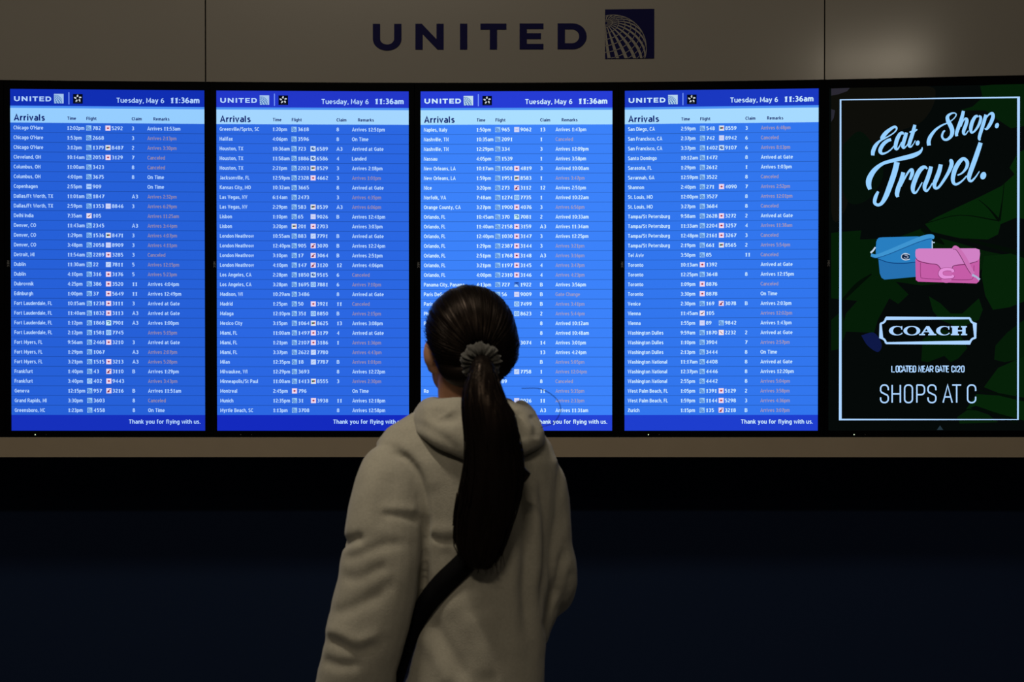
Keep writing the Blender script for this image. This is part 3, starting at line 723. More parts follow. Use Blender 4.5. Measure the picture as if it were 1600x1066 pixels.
AVEL = [
    [(205, 465, 30), (170, 435, 52), (120, 450, 76), (60, 520, 84), (5, 640, 84), (-35, 770, 80), (-25, 850, 56), (15, 860, 36), (65, 790, 26), (120, 690, 22)],
    [(268, 425, 70), (245, 520, 76), (205, 640, 78), (165, 740, 76), (165, 810, 56), (200, 830, 40), (250, 770, 26), (290, 700, 20)],
    [(430, 390, 74), (405, 500, 80), (360, 620, 82), (325, 710, 76), (335, 780, 56), (390, 775, 44), (470, 670, 52), (560, 520, 62), (608, 400, 74), (605, 335, 70), (575, 320, 40)],
    [(710, 572, 24), (790, 530, 34), (860, 440, 56), (870, 350, 66), (810, 295, 60), (740, 350, 76), (670, 470, 82), (635, 600, 78), (640, 690, 62), (690, 722, 46), (780, 670, 32), (865, 580, 24)],
    [(1095, 28, 78), (1055, 150, 86), (1000, 310, 88), (945, 460, 86), (905, 580, 80), (905, 650, 56), (945, 665, 44), (1010, 600, 28), (1075, 505, 18)],
]
strokes(bf, z4, 10.66, AVEL); dot(bf, z4, 10.66, 1138, 578, 48, 64)
bf.build('script_word', ad)

# handbag pictures (zoom of 1335..1555 x 350..460, scale 7.273)
def zb(x, y): return (1335+x/7.273, 350+y/7.273)
def bagpoly(buf, pts, col, put, smooth=0):
    p = [zb(*q) for q in pts]
    if smooth: p = [tuple(q) for q in catmull(p+[p[0]], smooth)][:-1]
    poly(buf, p, emis(*col), put)
def bagline(buf, pts, col, put, n=6):
    ribbon(buf, catmull([(*zb(p[0], p[1]), p[2]/7.273) for p in pts], n), emis(*col), put)
bf = Buf()
bagpoly(bf, [(258, 175), (290, 152), (720, 140), (886, 160), (886, 285), (700, 560), (700, 600), (345, 632), (310, 610), (290, 560), (275, 400), (245, 340), (244, 260)], (38, 112, 176), a3)
blue = bf.build('blue_handbag_picture', ad)
bf = Buf(); bagpoly(bf, [(250, 200), (275, 158), (320, 150), (720, 140), (884, 160), (884, 290), (700, 430), (600, 438), (450, 438), (330, 420), (262, 385), (244, 300)], (40, 126, 192), a4)
bagline(bf, [(268, 395, 9), (400, 438, 9), (560, 446, 9), (700, 432, 9)], (12, 62, 120), a5); bf.build('bag_flap_picture', blue)
bf = Buf(); bagline(bf, [(190, 352, 34), (260, 362, 40), (380, 320, 44), (560, 245, 48), (740, 172, 52), (830, 142, 46), (888, 142, 44), (888, 168, 30)], (62, 148, 208), a5); bagline(bf, [(200, 376, 6), (262, 384, 7), (390, 344, 7), (570, 270, 7), (750, 198, 7), (880, 164, 6)], (18, 74, 134), adput(5.4)); bf.build('bag_strap_picture', blue)
bf = Buf(); bagline(bf, [(240, 262, 16), (215, 300, 20), (185, 328, 20)], (196, 214, 236), a5); rect(bf, *zb(880, 190), *zb(894, 282), emis(170, 196, 220), a5); rect(bf, *zb(890, 204), *zb(916, 216), emis(170, 196, 220), a5); bf.build('bag_ring_picture', blue)
bf = Buf(); disc(bf, *zb(585, 372), 48/7.27, 36/7.27, emis(14, 34, 66), a5, 20)
bagline(bf, [(630, 348, 8), (580, 336, 12), (542, 352, 8), (540, 388, 10), (580, 408, 12), (632, 400, 8)], (190, 205, 225), adput(5.6))
bagline(bf, [(572, 352, 10), (600, 360, 10), (612, 378, 10), (590, 390, 10), (566, 380, 8)], (150, 165, 190), adput(5.6)); bf.build('bag_clasp_picture', blue)
bf = Buf()
bagpoly(bf, [(695, 400), (700, 635), (725, 655), (1390, 676), (1420, 650), (1425, 400), (1300, 360), (760, 360)], (196, 92, 166), adput(5.7))
pink = bf.build('pink_handbag_picture', ad)
b6, b7, b8, b9 = adput(6.2), adput(6.8), adput(7.4), adput(8.0)
bf = Buf(); bagline(bf, [(752, 440, 6), (755, 590, 6), (790, 618, 6), (1000, 628, 7), (1300, 634, 7), (1352, 600, 6), (1362, 470, 6)], (134, 48, 108), b6, 3); bf.build('pocket_seam_picture', pink)
bf = Buf(); bagpoly(bf, [(694, 320), (700, 290), (735, 278), (1380, 276), (1425, 292), (1430, 340), (1424, 395), (1385, 425), (1290, 450), (1180, 458), (1130, 480), (1118, 505), (985, 510), (960, 470), (900, 452), (780, 430), (718, 405), (696, 370)], (208, 128, 196), b6)
bagline(bf, [(700, 390, 6), (740, 424, 8), (850, 450, 8), (940, 462, 8), (985, 512, 8)], (100, 34, 80), b7); bagline(bf, [(1110, 505, 8), (1140, 472, 8), (1280, 456, 8), (1400, 424, 7)], (100, 34, 80), b7); bf.build('bag_flap_picture', pink)
bf = Buf(); bagline(bf, [(1118, 278, 18), (1150, 262, 34), (1200, 310, 46), (1260, 400, 48), (1310, 500, 48), (1352, 568, 44)], (202, 112, 180), b8); bagline(bf, [(1120, 286, 5), (1160, 296, 6), (1215, 380, 7), (1280, 500, 7), (1326, 570, 5)], (96, 34, 80), b9); bf.build('bag_strap_picture', pink)
bf = Buf(); bagline(bf, [(1340, 578, 30), (1385, 600, 22), (1425, 634, 28)], (170, 180, 214), b9); bf.build('bag_ring_picture', pink)
bf = Buf(); disc(bf, *zb(1047, 632), 56/7.27, 38/7.27, emis(202, 104, 176), b7, 20); bagpoly(bf, [(988, 520), (1112, 520), (1104, 640), (992, 640)], (202, 104, 176), b7)
bagline(bf, [(1124, 548, 44), (1112, 522, 40), (1050, 514, 40), (993, 530, 50), (980, 572, 58), (1010, 602, 50), (1060, 606, 42), (1114, 602, 40), (1128, 582, 36)], (150, 64, 126), adput(7.2))
bagline(bf, [(1122, 548, 34), (1112, 522, 30), (1050, 514, 30), (995, 530, 40), (982, 570, 48), (1010, 600, 40), (1060, 604, 32), (1112, 600, 30), (1126, 582, 28)], (226, 142, 214), b8); bf.build('bag_clasp_picture', pink)

# framed shop name (zoom 1360..1540 x 490..645, scale 6.878)
def zc(x, y): return (1360+x/6.878, 490+y/6.878)
bf = Buf()
def notch(cx, cy, a, b): return [(cx+58*math.cos(math.radians(t)), cy+58*math.sin(math.radians(t))) for t in np.linspace(a, b, 7)]
L0, R0, T0, B0 = 112, 1130, 50, 318
fr = [(172, T0), (1070, T0)]+notch(R0+2, T0-2, 172, 98)+[(R0, 265)]+notch(R0+2, B0+2, 262, 188)+[(174, B0)]+notch(L0-2, B0+2, -8, -82)+[(L0, 110)]+notch(L0-2, T0-2, 82, 8)
ribbon(bf, [(*zc(x, y), 22/6.878) for x, y in fr], AW, a3, closed=True)
bf.build('logo_frame', ad)
def ell(cx, cy, rx, ry, n=32): return [(cx+rx*math.cos(2*math.pi*i/n), cy+ry*math.sin(2*math.pi*i/n)) for i in range(n)]
bf = Buf()
def lw(loops): shape(bf, [[zc(*p) for p in lp] for lp in loops], AW, a3)
def letterC(x):
    out = [(x+88+82*math.cos(math.radians(t)), 184+51*math.sin(math.radians(t))) for t in np.linspace(-38, -322, 34)]
    inn = [(x+100+50*math.cos(math.radians(t)), 184+42*math.sin(math.radians(t))) for t in np.linspace(-330, -30, 30)]
    lw([out+[(x+150, 206)]+inn+[(x+138, 160)]])
    lw([[(x+132, 140), (x+149, 134), (x+149, 172), (x+138, 172)]])
letterC(196); letterC(703)
lw([ell(448, 184, 91, 51), ell(448, 184, 52, 42)])
lw([[(527, 233), (527, 220), (548, 218), (604, 135), (634, 135), (692, 218), (710, 220), (710, 233), (624, 233), (624, 221), (640, 219), (628, 200), (580, 200), (570, 218), (590, 220), (590, 233)], [(588, 189), (620, 189), (604, 163)]])
lw([[(868, 134), (955, 134), (955, 148), (942, 150), (942, 177), (990, 177), (990, 150), (976, 148), (976, 134), (1040, 134), (1040, 148), (1026, 150), (1026, 217), (1042, 219), (1042, 233), (976, 233), (976, 219), (990, 217), (990, 191), (942, 191), (942, 217), (956, 219), (956, 233), (868, 233), (868, 219), (882, 217), (882, 150), (868, 148)]])
bf.build('logo_text', ad)

# condensed monoline lettering
def rr(x0, y0, x1, y1, r, closed=True):
    p = []
    for cx, cy, a in ((x1-r, y1-r, 0), (x0+r, y1-r, 90), (x0+r, y0+r, 180), (x1-r, y0+r, 270)):
        p += [(cx+r*math.cos(math.radians(a+t)), cy+r*math.sin(math.radians(a+t))) for t in (0, 18, 36, 54, 72, 90)]
    return p
def cond(c, w):
    """strokes in a box w wide and 1 high, y down; (points, closed)"""
    r = w*0.46
    A = lambda cx, cy, a0, a1: [(cx+r*math.cos(math.radians(a0+(a1-a0)*i/6)), cy+r*math.sin(math.radians(a0+(a1-a0)*i/6))) for i in range(7)]
    if c == 'O' or c == '0': return [(rr(0, 0, w, 1, r), True)]
    if c == 'C': return [([(w, .34)]+A(w-r, r, 0, -90)+A(r, r, -90, -180)+A(r, 1-r, 180, 90)+A(w-r, 1-r, 90, 0)+[(w, .66)], False)]
    if c == 'G': return [([(w, .32)]+A(w-r, r, 0, -90)+A(r, r, -90, -180)+A(r, 1-r, 180, 90)+A(w-r, 1-r, 90, 0)+[(w, .52), (w*.55, .52)], False)]
    if c == 'S': return [([(w, .30)]+A(w-r, r, 0, -90)+A(r, r, -90, -180)+[(0, .32), (w*.12, .42), (w*.88, .58), (w, .68)]+A(w-r, 1-r, 0, 90)+A(r, 1-r, 90, 180)+[(0, .70)], False)]
    if c == 'H': return [([(0, 0), (0, 1)], False), ([(w, 0), (w, 1)], False), ([(0, .5), (w, .5)], False)]
    if c == 'P': return [([(0, 1), (0, 0)], False), ([(0, 0)]+A(w-r, r, -90, 0)+[(w, .55-r)]+A(w-r, .55-r, 0, 90)+[(0, .55)], False)]
    if c == 'R': return [([(0, 1), (0, 0)], False), ([(0, 0)]+A(w-r, r, -90, 0)+[(w, .55-r)]+A(w-r, .55-r, 0, 90)+[(0, .55)], False), ([(w*.5, .55), (w, 1)], False)]
    if c == 'D': return [(A(w-r, r, -90, 0)+A(w-r, 1-r, 0, 90)+[(0, 1), (0, 0)], True)]
    if c == 'A': return [([(0, 1), (w*.5, 0), (w, 1)], False), ([(w*.17, .68), (w*.83, .68)], False)]
    if c == 'T': return [([(0, 0), (w, 0)], False), ([(w*.5, 0), (w*.5, 1)], False)]
    if c == 'L': return [([(0, 0), (0, 1), (w*.85, 1)], False)]
    if c == 'E': return [([(w*.9, 0), (0, 0), (0, 1), (w*.9, 1)], False), ([(0, .48), (w*.8, .48)], False)]
    if c == 'N': return [([(0, 1), (0, 0), (w, 1), (w, 0)], False)]
    if c == '1': return [([(0, 0), (0, 1)], False)]
    if c == '2': return [([(0, .3)]+A(r, r, -180, -90)+A(w-r, r, -90, 0)+[(w, .36), (0, 1), (w, 1)], False)]
    return []
def condensed(buf, glyphs, zf, y0, y1, sw, sc):
    h = y1-y0
    for c, x0, x1 in glyphs:
        w = (x1-x0)/h
        for pts, cl in cond(c, w):
            ribbon(buf, [(*zf(x0+p[0]*h, y0+p[1]*h), sw/sc) for p in pts], AW, a3, closed=cl)
bf = Buf()
condensed(bf, [('S', 112, 194), ('H', 236, 324), ('O', 370, 454), ('P', 502, 584), ('S', 622, 706), ('A', 784, 882), ('T', 882, 978), ('C', 1048, 1134)], zc, 768, 958, 15.5, 6.878)
bf.build('shops_text', ad)
bf = Buf(); gx = []
for c, x0, x1 in (('L', 232, 268), ('O', 278, 304), ('C', 314, 340), ('A', 344, 380), ('T', 380, 414), ('E', 424, 452), ('D', 462, 490), ('N', 522, 550), ('E', 566, 592), ('A', 598, 634), ('R', 644, 676), ('G', 706, 734), ('A', 740, 776), ('T', 776, 810), ('E', 820, 848), ('C', 878, 904), ('1', 922, 922), ('2', 938, 966), ('0', 982, 1010)):
    gx.append((c, x0, x1))
condensed(bf, gx, zc, 564, 628, 11, 6.878)
bf.build('location_text', ad)
bf = Buf(); poly(bf, [(1464, 672), (1474, 672), (1469, 665)], emis(36, 52, 62), adput(9)); bf.build('arrow_mark', ad)
led(ad, adput(0)(1334.5, 679)[0], 'green')

# ------------------------------------------------------------------ airline sign on the fascia
sg = empty('airline_sign', (0, 0, 0), 0, 'dark navy airline lettering and square globe emblem on the pale wall panel', 'sign')
mid = (J[2]+J[3])/2
sg.location = (mid.x, mid.y, zof(60))
bpy.context.view_layer.update()
def segput(px, off):
    k = max(i for i in range(len(FASC)-1) if i == 0 or pxof(FASC[i]) <= px)
    a, b = FASC[k], FASC[k+1]; n = (nrm(FASC[k-1], a)+nrm(a, b)*2+nrm(b, FASC[k+2])).normalized()
    mid_ = seam(px, a, b)
    def f(x, y):
        d = ray(x, y); q0 = mid_+n*(0.004+off)
        t = q0.dot(n)/Vector((d.x, d.y, 0)).dot(n); q = Vector((0, 0, CAMZ))+d*t
        return q-sg.location
    return f
for c in 'UNITED':
    x0, x1 = (560+x/3.2 for x in WX[c]); v, f = WFILL[c]; wd = max(p[0] for p in v)
    mxx = (x0+x1)/2; yb = 77.6-(mxx-600)*0.0028; yt = yb-40.3
    pf = segput(mxx, 0.002); pb = segput(mxx, 0.0002)
    pts = [(x0+(x1-x0)*p[0]/wd, yb-(yb-yt)*p[1]) for p in v]
    o = link('letter', [pf(*p) for p in pts], f, M_NAVY, None, sg)
    # depth of the letter: extrude outline back to the panel
    bm = bmesh.new(); bm.from_mesh(o.data); bmesh.ops.remove_doubles(bm, verts=bm.verts, dist=1e-6)
    n = Vector((0, 1, 0))
    ext = bmesh.ops.extrude_face_region(bm, geom=bm.faces[:])
    for e in ext['geom']:
        if isinstance(e, bmesh.types.BMVert): e.co += n*0.0018
    bmesh.ops.recalc_face_normals(bm, faces=bm.faces); bm.to_mesh(o.data); bm.free()
    o['label'] = 'navy letter '+c
ex0, ey0, es = 945.4, 14.2, 76.8
bf = Buf(); pf = segput(984, 0.002); pb = segput(984, 0.0002)
q = [(ex0, ey0+0.5), (ex0+es, ey0-0.4), (ex0+es, ey0+es+0.2), (ex0, ey0+es+1)]
v = [pf(*p) for p in q]+[pb(*p) for p in q]
bf.add(v, [(0, 1, 2, 3), (0, 4, 5, 1), (1, 5, 6, 2), (2, 6, 7, 3), (3, 7, 4, 0)], M_NAVY)
em = bf.build('globe_emblem', sg)
bf = Buf(); globe(bf, ex0, ey0, es, M_FASCIA, segput(984, 0.0027), 8, 24, 0.022, 0.40)
o = bf.build('globe_grid', em); o['label'] = 'pale grid lines of the globe'

# ------------------------------------------------------------------ the person
pr = empty('person', (P(735, 690, 3.06).x, 3.06, 0.0), 0,
           'person seen from behind in taupe hoodie with long dark ponytail, reading the boards', 'person')
ORG = Vector(pr.location)
def W(v): return Vector(v)-ORG
HY = 3.06
def ring_mesh(rings, n=28):
    """rings: (center Vector, axis a (Vector half width), axis b (Vector half depth), exponent)"""
    v = []; f = []
    for c, a, b, ex in rings:
        for i in range(n):
            t = 2*math.pi*i/n; ct, st = math.cos(t), math.sin(t)
            x = math.copysign(abs(ct)**(2/ex), ct); y = math.copysign(abs(st)**(2/ex), st)
            v.append(c+a*x+b*y)
    for k in range(len(rings)-1):
        for i in range(n):
            j = (i+1) % n; f.append((k*n+i, k*n+j, (k+1)*n+j, (k+1)*n+i))
    f.append(tuple(range(n))[::-1]); f.append(tuple(range((len(rings)-1)*n, len(rings)*n)))
    return v, f
def tube(pts, n=16, closed=False, flat=None, sub=5):
    """smooth tube through (Vector, radius or (rx, ry))"""
    arr = []
    for p, r in pts:
        r2 = r if isinstance(r, tuple) else (r, r)
        arr.append((*p, *r2))
    if closed: s = catmull(arr+[arr[0], arr[1]], sub); s = s[:len(arr)*sub]
    else: s = catmull(arr, sub)
    m = len(s); v = []; f = []
    ref = Vector((0, -1, 0.0)) if flat is None else flat
    for i in range(m):
        a = s[(i-1) % m] if (closed or i > 0) else s[i]; b = s[(i+1) % m] if (closed or i < m-1) else s[i]
        d = Vector(b[:3])-Vector(a[:3]); d.normalize()
        u = (ref-d*ref.dot(d))
        if u.length < 0.05: u = Vector((1, 0, 0))-d*d.x
        u.normalize(); w_ = d.cross(u)
        for k in range(n):
            t = 2*math.pi*k/n
            v.append(Vector(s[i][:3])+w_*math.cos(t)*s[i][3]+u*math.sin(t)*s[i][4])
    for i in range(m if closed else m-1):
        i2 = (i+1) % m
        for k in range(n):
            k2 = (k+1) % n; f.append((i*n+k, i*n+k2, i2*n+k2, i2*n+k))
    if not closed: f.append(tuple(range(n))[::-1]); f.append(tuple(range((m-1)*n, m*n)))
    return v, f
def ellipsoid(c, r, rotz=0.0, n=20, rot=None):
    v = []; f = []; R = rot if rot is not None else Matrix.Rotation(rotz, 3, 'Z')
    for i in range(n+1):
        th = math.pi*i/n
        for k in range(2*n):
            ph = math.pi*k/n
            v.append(Vector(c)+R@Vector((r[0]*math.sin(th)*math.cos(ph), r[1]*math.sin(th)*math.sin(ph), r[2]*math.cos(th))))
    for i in range(n):
        for k in range(2*n):
            k2 = (k+1) % (2*n); f.append((i*2*n+k, i*2*n+k2, (i+1)*2*n+k2, (i+1)*2*n+k))
    return v, f
def merge(parts):
    v = []; f = []
    for a, b in parts:
        o = len(v); v += a; f += [tuple(o+i for i in q) for q in b]
    return v, f
def remeshed(name, parts, voxel, smooth, m, parent, factor=0.5):
    """union of closed shapes as one continuous skin"""
    v, f = merge(parts)
    me = bpy.data.meshes.new('tmp'); me.from_pydata([tuple(p) for p in v], [], f)
    bm = bmesh.new(); bm.from_mesh(me); bmesh.ops.remove_doubles(bm, verts=bm.verts, dist=1e-6)
    bmesh.ops.recalc_face_normals(bm, faces=bm.faces); bm.to_mesh(me); bm.free()
    t = bpy.data.objects.new('tmp', me); C.objects.link(t)
    r = t.modifiers.new('r', 'REMESH'); r.mode = 'VOXEL'; r.voxel_size = voxel; r.adaptivity = 0
    if smooth:
        sm = t.modifiers.new('s', 'SMOOTH'); sm.factor = factor; sm.iterations = smooth
    dg = bpy.context.evaluated_depsgraph_get(); dg.update()
    out = bpy.data.meshes.new_from_object(t.evaluated_get(dg)); bpy.data.objects.remove(t)
    out.name = name; out.materials.clear(); out.materials.append(m)
    out.polygons.foreach_set('use_smooth', [True]*len(out.polygons))
    o = bpy.data.objects.new(name, out); C.objects.link(o); o.parent = parent
    return o
def local(parts):          # world coordinates into the person's frame
    return [([W(p) for p in a], b) for a, b in parts]

YAW = math.radians(14); ax = Vector((math.cos(YAW), math.sin(YAW), 0)); ay = Vector((-math.sin(YAW), math.cos(YAW), 0))
def trow(py, xl, xr, dep, Yc, ex=2.3):
    c = P((xl+xr)/2, py, Yc); hw = (xr-xl)/2*Yc/F/math.cos(YAW)*0.99
    return (c, ax*hw, ay*dep, ex)
# --- hoodie ---------------------------------------------------------
torso = ring_mesh([trow(*t) for t in (
    (622, 700, 795, .060, 3.06), (645, 640, 822, .078, 3.06), (668, 606, 842, .092, 3.06), (692, 590, 862, .104, 3.055), (722, 596, 872, .114, 3.05),
    (775, 612, 868, .124, 3.05), (830, 628, 864, .128, 3.05), (900, 642, 858, .126, 3.05), (960, 640, 855, .126, 3.05),
    (1020, 630, 852, .130, 3.05), (1066, 620, 850, .136, 3.05), (1105, 616, 850, .140, 3.05), (1118, 624, 846, .134, 3.05), (1150, 628, 842, .130, 3.05))], 40)
def px(x, y, Y, r, ry=None): return (P(x, y, Y), (r*Y/F, (ry if ry is not None else r)*Y/F))
larm = tube([px(640, 716, 3.01, 34), px(617, 742, 2.99, 54, 50), px(606, 785, 2.965, 59, 52), px(600, 838, 2.95, 62, 54), px(594, 900, 2.945, 65, 55), px(583, 958, 2.945, 66, 54),
             px(570, 1012, 2.95, 64, 52), px(555, 1066, 2.96, 63, 50), px(538, 1110, 2.975, 54, 46), px(526, 1140, 2.985, 42, 38), px(522, 1152, 2.985, 42, 38), px(518, 1172, 2.99, 36, 33)], 24)
rarm = tube([px(818, 720, 3.07, 34), px(836, 752, 3.09, 46), px(846, 800, 3.10, 45, 50), px(850, 850, 3.10, 45, 50), px(856, 893, 3.11, 46, 46), px(850, 922, 3.16, 46, 46),
             px(828, 938, 3.23, 42, 42), px(800, 945, 3.285, 36, 36), px(776, 948, 3.31, 32, 32), px(760, 949, 3.32, 30, 30)], 20)
rdrape = tube([px(860, 905, 3.11, 34), px(850, 950, 3.11, 24, 40), px(840, 1005, 3.10, 14, 30)], 14)
hoodie = remeshed('hoodie', local([torso, larm, rarm, rdrape]), 0.0038, 9, M_HOOD, pr)
folds = [  # polyline in photo columns/rows, depth (m, negative = groove), half width (px)
    ([(606, 706), (632, 714), (652, 738), (664, 775), (667, 815), (664, 870)], -0.010, 4.2),
    ([(620, 700), (645, 708), (668, 738), (678, 775)], 0.004, 9),
    ([(592, 803), (625, 806), (660, 812)], -0.005, 5),
    ([(590, 794), (625, 796), (655, 800)], 0.003, 7),
    ([(668, 838), (695, 846), (722, 842)], -0.005, 3.6),
    ([(668, 826), (695, 830), (722, 828)], 0.004, 8),
    ([(690, 855), (708, 885), (700, 920)], -0.003, 7),
    ([(806, 735), (818, 790), (824, 850), (822, 930), (830, 1010)], -0.011, 7),
    ([(822, 735), (834, 790), (840, 850), (838, 930)], 0.006, 8),
    ([(842, 745), (852, 800), (856, 860), (850, 920), (848, 970)], -0.008, 5),
    ([(790, 800), (802, 860), (800, 940), (812, 1040)], 0.005, 9),
    ([(786, 760), (790, 820), (786, 870)], -0.004, 6),
    ([(884, 850), (874, 900), (860, 950), (852, 1000)], -0.010, 5),
    ([(897, 885), (885, 925), (868, 965)], -0.004, 5),
    ([(524, 852), (542, 847), (572, 838)], -0.010, 6),
    ([(667, 800), (666, 860), (661, 915)], -0.005, 5),
    ([(530, 872), (560, 868), (600, 852), (640, 850)], -0.005, 7),
    ([(528, 900), (560, 905), (590, 890), (610, 886)], -0.004, 7),
    ([(512, 960), (545, 952), (590, 930), (620, 900)], -0.005, 8),
    ([(506, 996), (530, 1006), (560, 1018), (600, 1000)], -0.006, 7),
    ([(508, 984), (532, 990), (562, 1002), (596, 988)], 0.005, 8),
    ([(500, 1030), (530, 1040), (570, 1036)], -0.006, 7),
    ([(590, 720), (576, 780), (570, 840), (566, 900)], 0.004, 12),
    ([(608, 735), (600, 790), (596, 830)], -0.003, 12),
    ([(664, 870), (660, 930), (648, 985), (632, 1040), (624, 1075)], -0.012, 5),
    ([(668, 962), (700, 1012), (735, 1072)], -0.007, 8),
    ([(655, 985), (682, 1030), (705, 1075)], 0.006, 9),
    ([(700, 930), (738, 985), (775, 1060)], 0.004, 12),
    ([(745, 950), (752, 1010), (760, 1066)], 0.004, 14),
]
def fold_offsets(qx, qy):
    d = np.zeros(len(qx))
    for pl, amp, wpx in folds:
        pl = [tuple(p) for p in catmull(pl, 5)]
        best = np.full(len(qx), 1e9); tb = np.zeros(len(qx))
        for i in range(len(pl)-1):
            ax_, ay_ = pl[i]; bx_, by_ = pl[i+1]; dx, dy = bx_-ax_, by_-ay_
            t = np.clip(((qx-ax_)*dx+(qy-ay_)*dy)/(dx*dx+dy*dy), 0, 1)
            dd = np.hypot(qx-ax_-t*dx, qy-ay_-t*dy); m_ = dd < best
            best[m_] = dd[m_]; tb[m_] = ((i+t)/(len(pl)-1))[m_]
        fade = np.clip(np.minimum(tb, 1-tb)*6, 0.15, 1)
        d += amp*fade*np.exp(-0.5*(best/wpx)**2)
    return d
def displace(o, fn):
    me = o.data; n = len(me.vertices); co = np.empty(n*3); me.vertices.foreach_get('co', co); co = co.reshape(-1, 3)
    no = np.empty(n*3); me.vertex_normals.foreach_get('vector', no); no = no.reshape(-1, 3)
    wd = co+np.array(ORG); d = fn(wd, no)
    co = co+no*d[:, None]; me.vertices.foreach_set('co', co.ravel()); me.update()
def hood_fn(wd, no):
    dep = wd[:, 1]*CP-(wd[:, 2]-CAMZ)*SP; up = wd[:, 1]*SP+(wd[:, 2]-CAMZ)*CP
    qx = 800+F*wd[:, 0]/dep; qy = 533+1600*SHIFT-F*up/dep
    d = fold_offsets(qx, qy)*(no[:, 1] < 0.25)
    nz = np.array([mnoise.noise((p[0]*11, p[1]*11, p[2]*6)) for p in wd])
    nz2 = np.array([mnoise.noise((p[0]*30+5, p[1]*30, p[2]*22)) for p in wd])
    return d+nz*0.0055+nz2*0.0016
displace(hoodie, hood_fn)
bm = bmesh.new(); bm.from_mesh(hoodie.data)
for _ in range(3): bmesh.ops.smooth_vert(bm, verts=bm.verts, factor=0.5, use_axis_x=True, use_axis_y=True, use_axis_z=True)
bm.to_mesh(hoodie.data); bm.free()

# hood lying on the back
hood_path = [px(748, 676, 2.955, 34, 60), px(700, 664, 2.945, 30, 46), px(672, 653, 2.975, 24, 34), px(664, 648, 3.04, 20, 28), px(672, 648, 3.12, 22, 26), px(712, 672, 3.175, 20, 22),
             px(760, 680, 3.185, 20, 22), px(800, 664, 3.15, 20, 26), px(825, 660, 3.08, 18, 37), px(829, 666, 3.02, 19, 37), px(800, 668, 2.975, 28, 50)]
hp = [(p, (r[1], r[0])) for p, r in hood_path]
def vtube(pts, n=20, sub=6):
    """closed tube whose section keeps its long side upright, leaning outwards"""
    s = catmull([(*p, *r) for p, r in pts]+[(*pts[0][0], *pts[0][1])], sub)[:-1]; m = len(s); v = []; f = []
    for i in range(m):
        a, b = s[i-1], s[(i+1) % m]; d = Vector(b[:3])-Vector(a[:3]); d.normalize()
        o = d.cross(Vector((0, 0, 1))).normalized(); u = (Vector((0, 0, 1))+o*0.42).normalized()
        for k in range(n):
            t = 2*math.pi*k/n; v.append(Vector(s[i][:3])+u*math.cos(t)*s[i][3]+o*math.sin(t)*s[i][4])
    for i in range(m):
        for k in range(n):
            k2 = (k+1) % n; i2 = (i+1) % m; f.append((i*n+k, i*n+k2, i2*n+k2, i2*n+k))
    return v, f
hoodpiece = remeshed('hood', local([vtube(hp)]), 0.005, 3, M_HOOD, hoodie)
folds_hood = [([(700, 640), (680, 648), (690, 655), (726, 650)], -0.007, 7), ([(640, 662), (665, 668), (700, 690), (722, 712)], -0.004, 6), ([(650, 640), (690, 636), (724, 640)], 0.004, 8),
              ([(830, 645), (838, 665), (836, 688)], -0.005, 5), ([(806, 640), (816, 668), (820, 690)], -0.004, 6)]
_sv = folds
folds = folds_hood
displace(hoodpiece, hood_fn)
folds = _sv

# --- body (head, neck, trunk, arms, hands) as one skin ---------------
HC = P(733, 533, 3.06)
HYAW = Matrix.Rotation(math.radians(13), 3, 'Z')
def H(x, y, z): return HC+HYAW@Vector((x, y, z))
bp = []
bp.append(ellipsoid(H(0, -.004, .018), (.083, .102, .090), math.radians(13)))
bp.append(ellipsoid(H(0, .036, -.040), (.064, .066, .078), math.radians(13)))
bp.append(ellipsoid(H(0, .070, -.098), (.030, .026, .022), math.radians(13)))
for s in (-1, 1):
    bp.append(ellipsoid(H(s*.040, .072, -.028), (.024, .022, .022), math.radians(13), 10))
    bp.append(ellipsoid(H(s*.043, .022, -.066), (.034, .055, .046), math.radians(13), 10))
    bp.append(ellipsoid(H(s*(.0865 if s < 0 else .080), -.006, -.028), (.012, .019, .031), math.radians(13)+s*-0.4, 12))
    bp.append(ellipsoid(H(s*(.079 if s < 0 else .074), .004, -.056), (.012, .014, .014), math.radians(13), 10))
    bp.append(ellipsoid(H(s*.034, .090, .010), (.026, .012, .008), math.radians(13), 10))
bp.append(tube([(H(0, .094, .004), .009), (H(0, .106, -.016), .011), (H(0, .114, -.034), .013), (H(0, .100, -.044), .012)], 10, sub=3))
for s in (-1, 1): bp.append(ellipsoid(H(s*.011, .101, -.038), (.009, .010, .008), math.radians(13), 8))
bp.append(tube([(H(0, -.012, -.03), (.068, .060)), (H(-.004, -.012, -.09), (.066, .056)), (P(736, 625, 3.06), (.072, .058)), (P(740, 655, 3.06), (.070, .062)), (P(741, 676, 3.06), (.085, .065))], 20))
bp.append(ring_mesh([trow(*t) for t in ((670, 672, 815, .055, 3.06), (700, 640, 838, .075, 3.06), (760, 650, 835, .092, 3.055), (840, 665, 830, .095, 3.05), (930, 675, 828, .090, 3.05), (1010, 660, 830, .095, 3.05), (1100, 645, 828, .105, 3.05), (1170, 640, 830, .105, 3.05))], 28))
bp.append(tube([px(668, 712, 3.02, 26), px(622, 745, 2.99, 34), px(604, 840, 2.95, 36), px(592, 910, 2.945, 33), px(570, 1010, 2.955, 29), px(535, 1120, 2.985, 20), px(514, 1185, 2.995, 18)], 14))
bp.append(tube([px(800, 716, 3.06, 26), px(834, 752, 3.09, 32), px(846, 830, 3.10, 33), px(852, 895, 3.115, 30), px(828, 934, 3.225, 27), px(785, 944, 3.30, 21), px(752, 950, 3.325, 18)], 14))
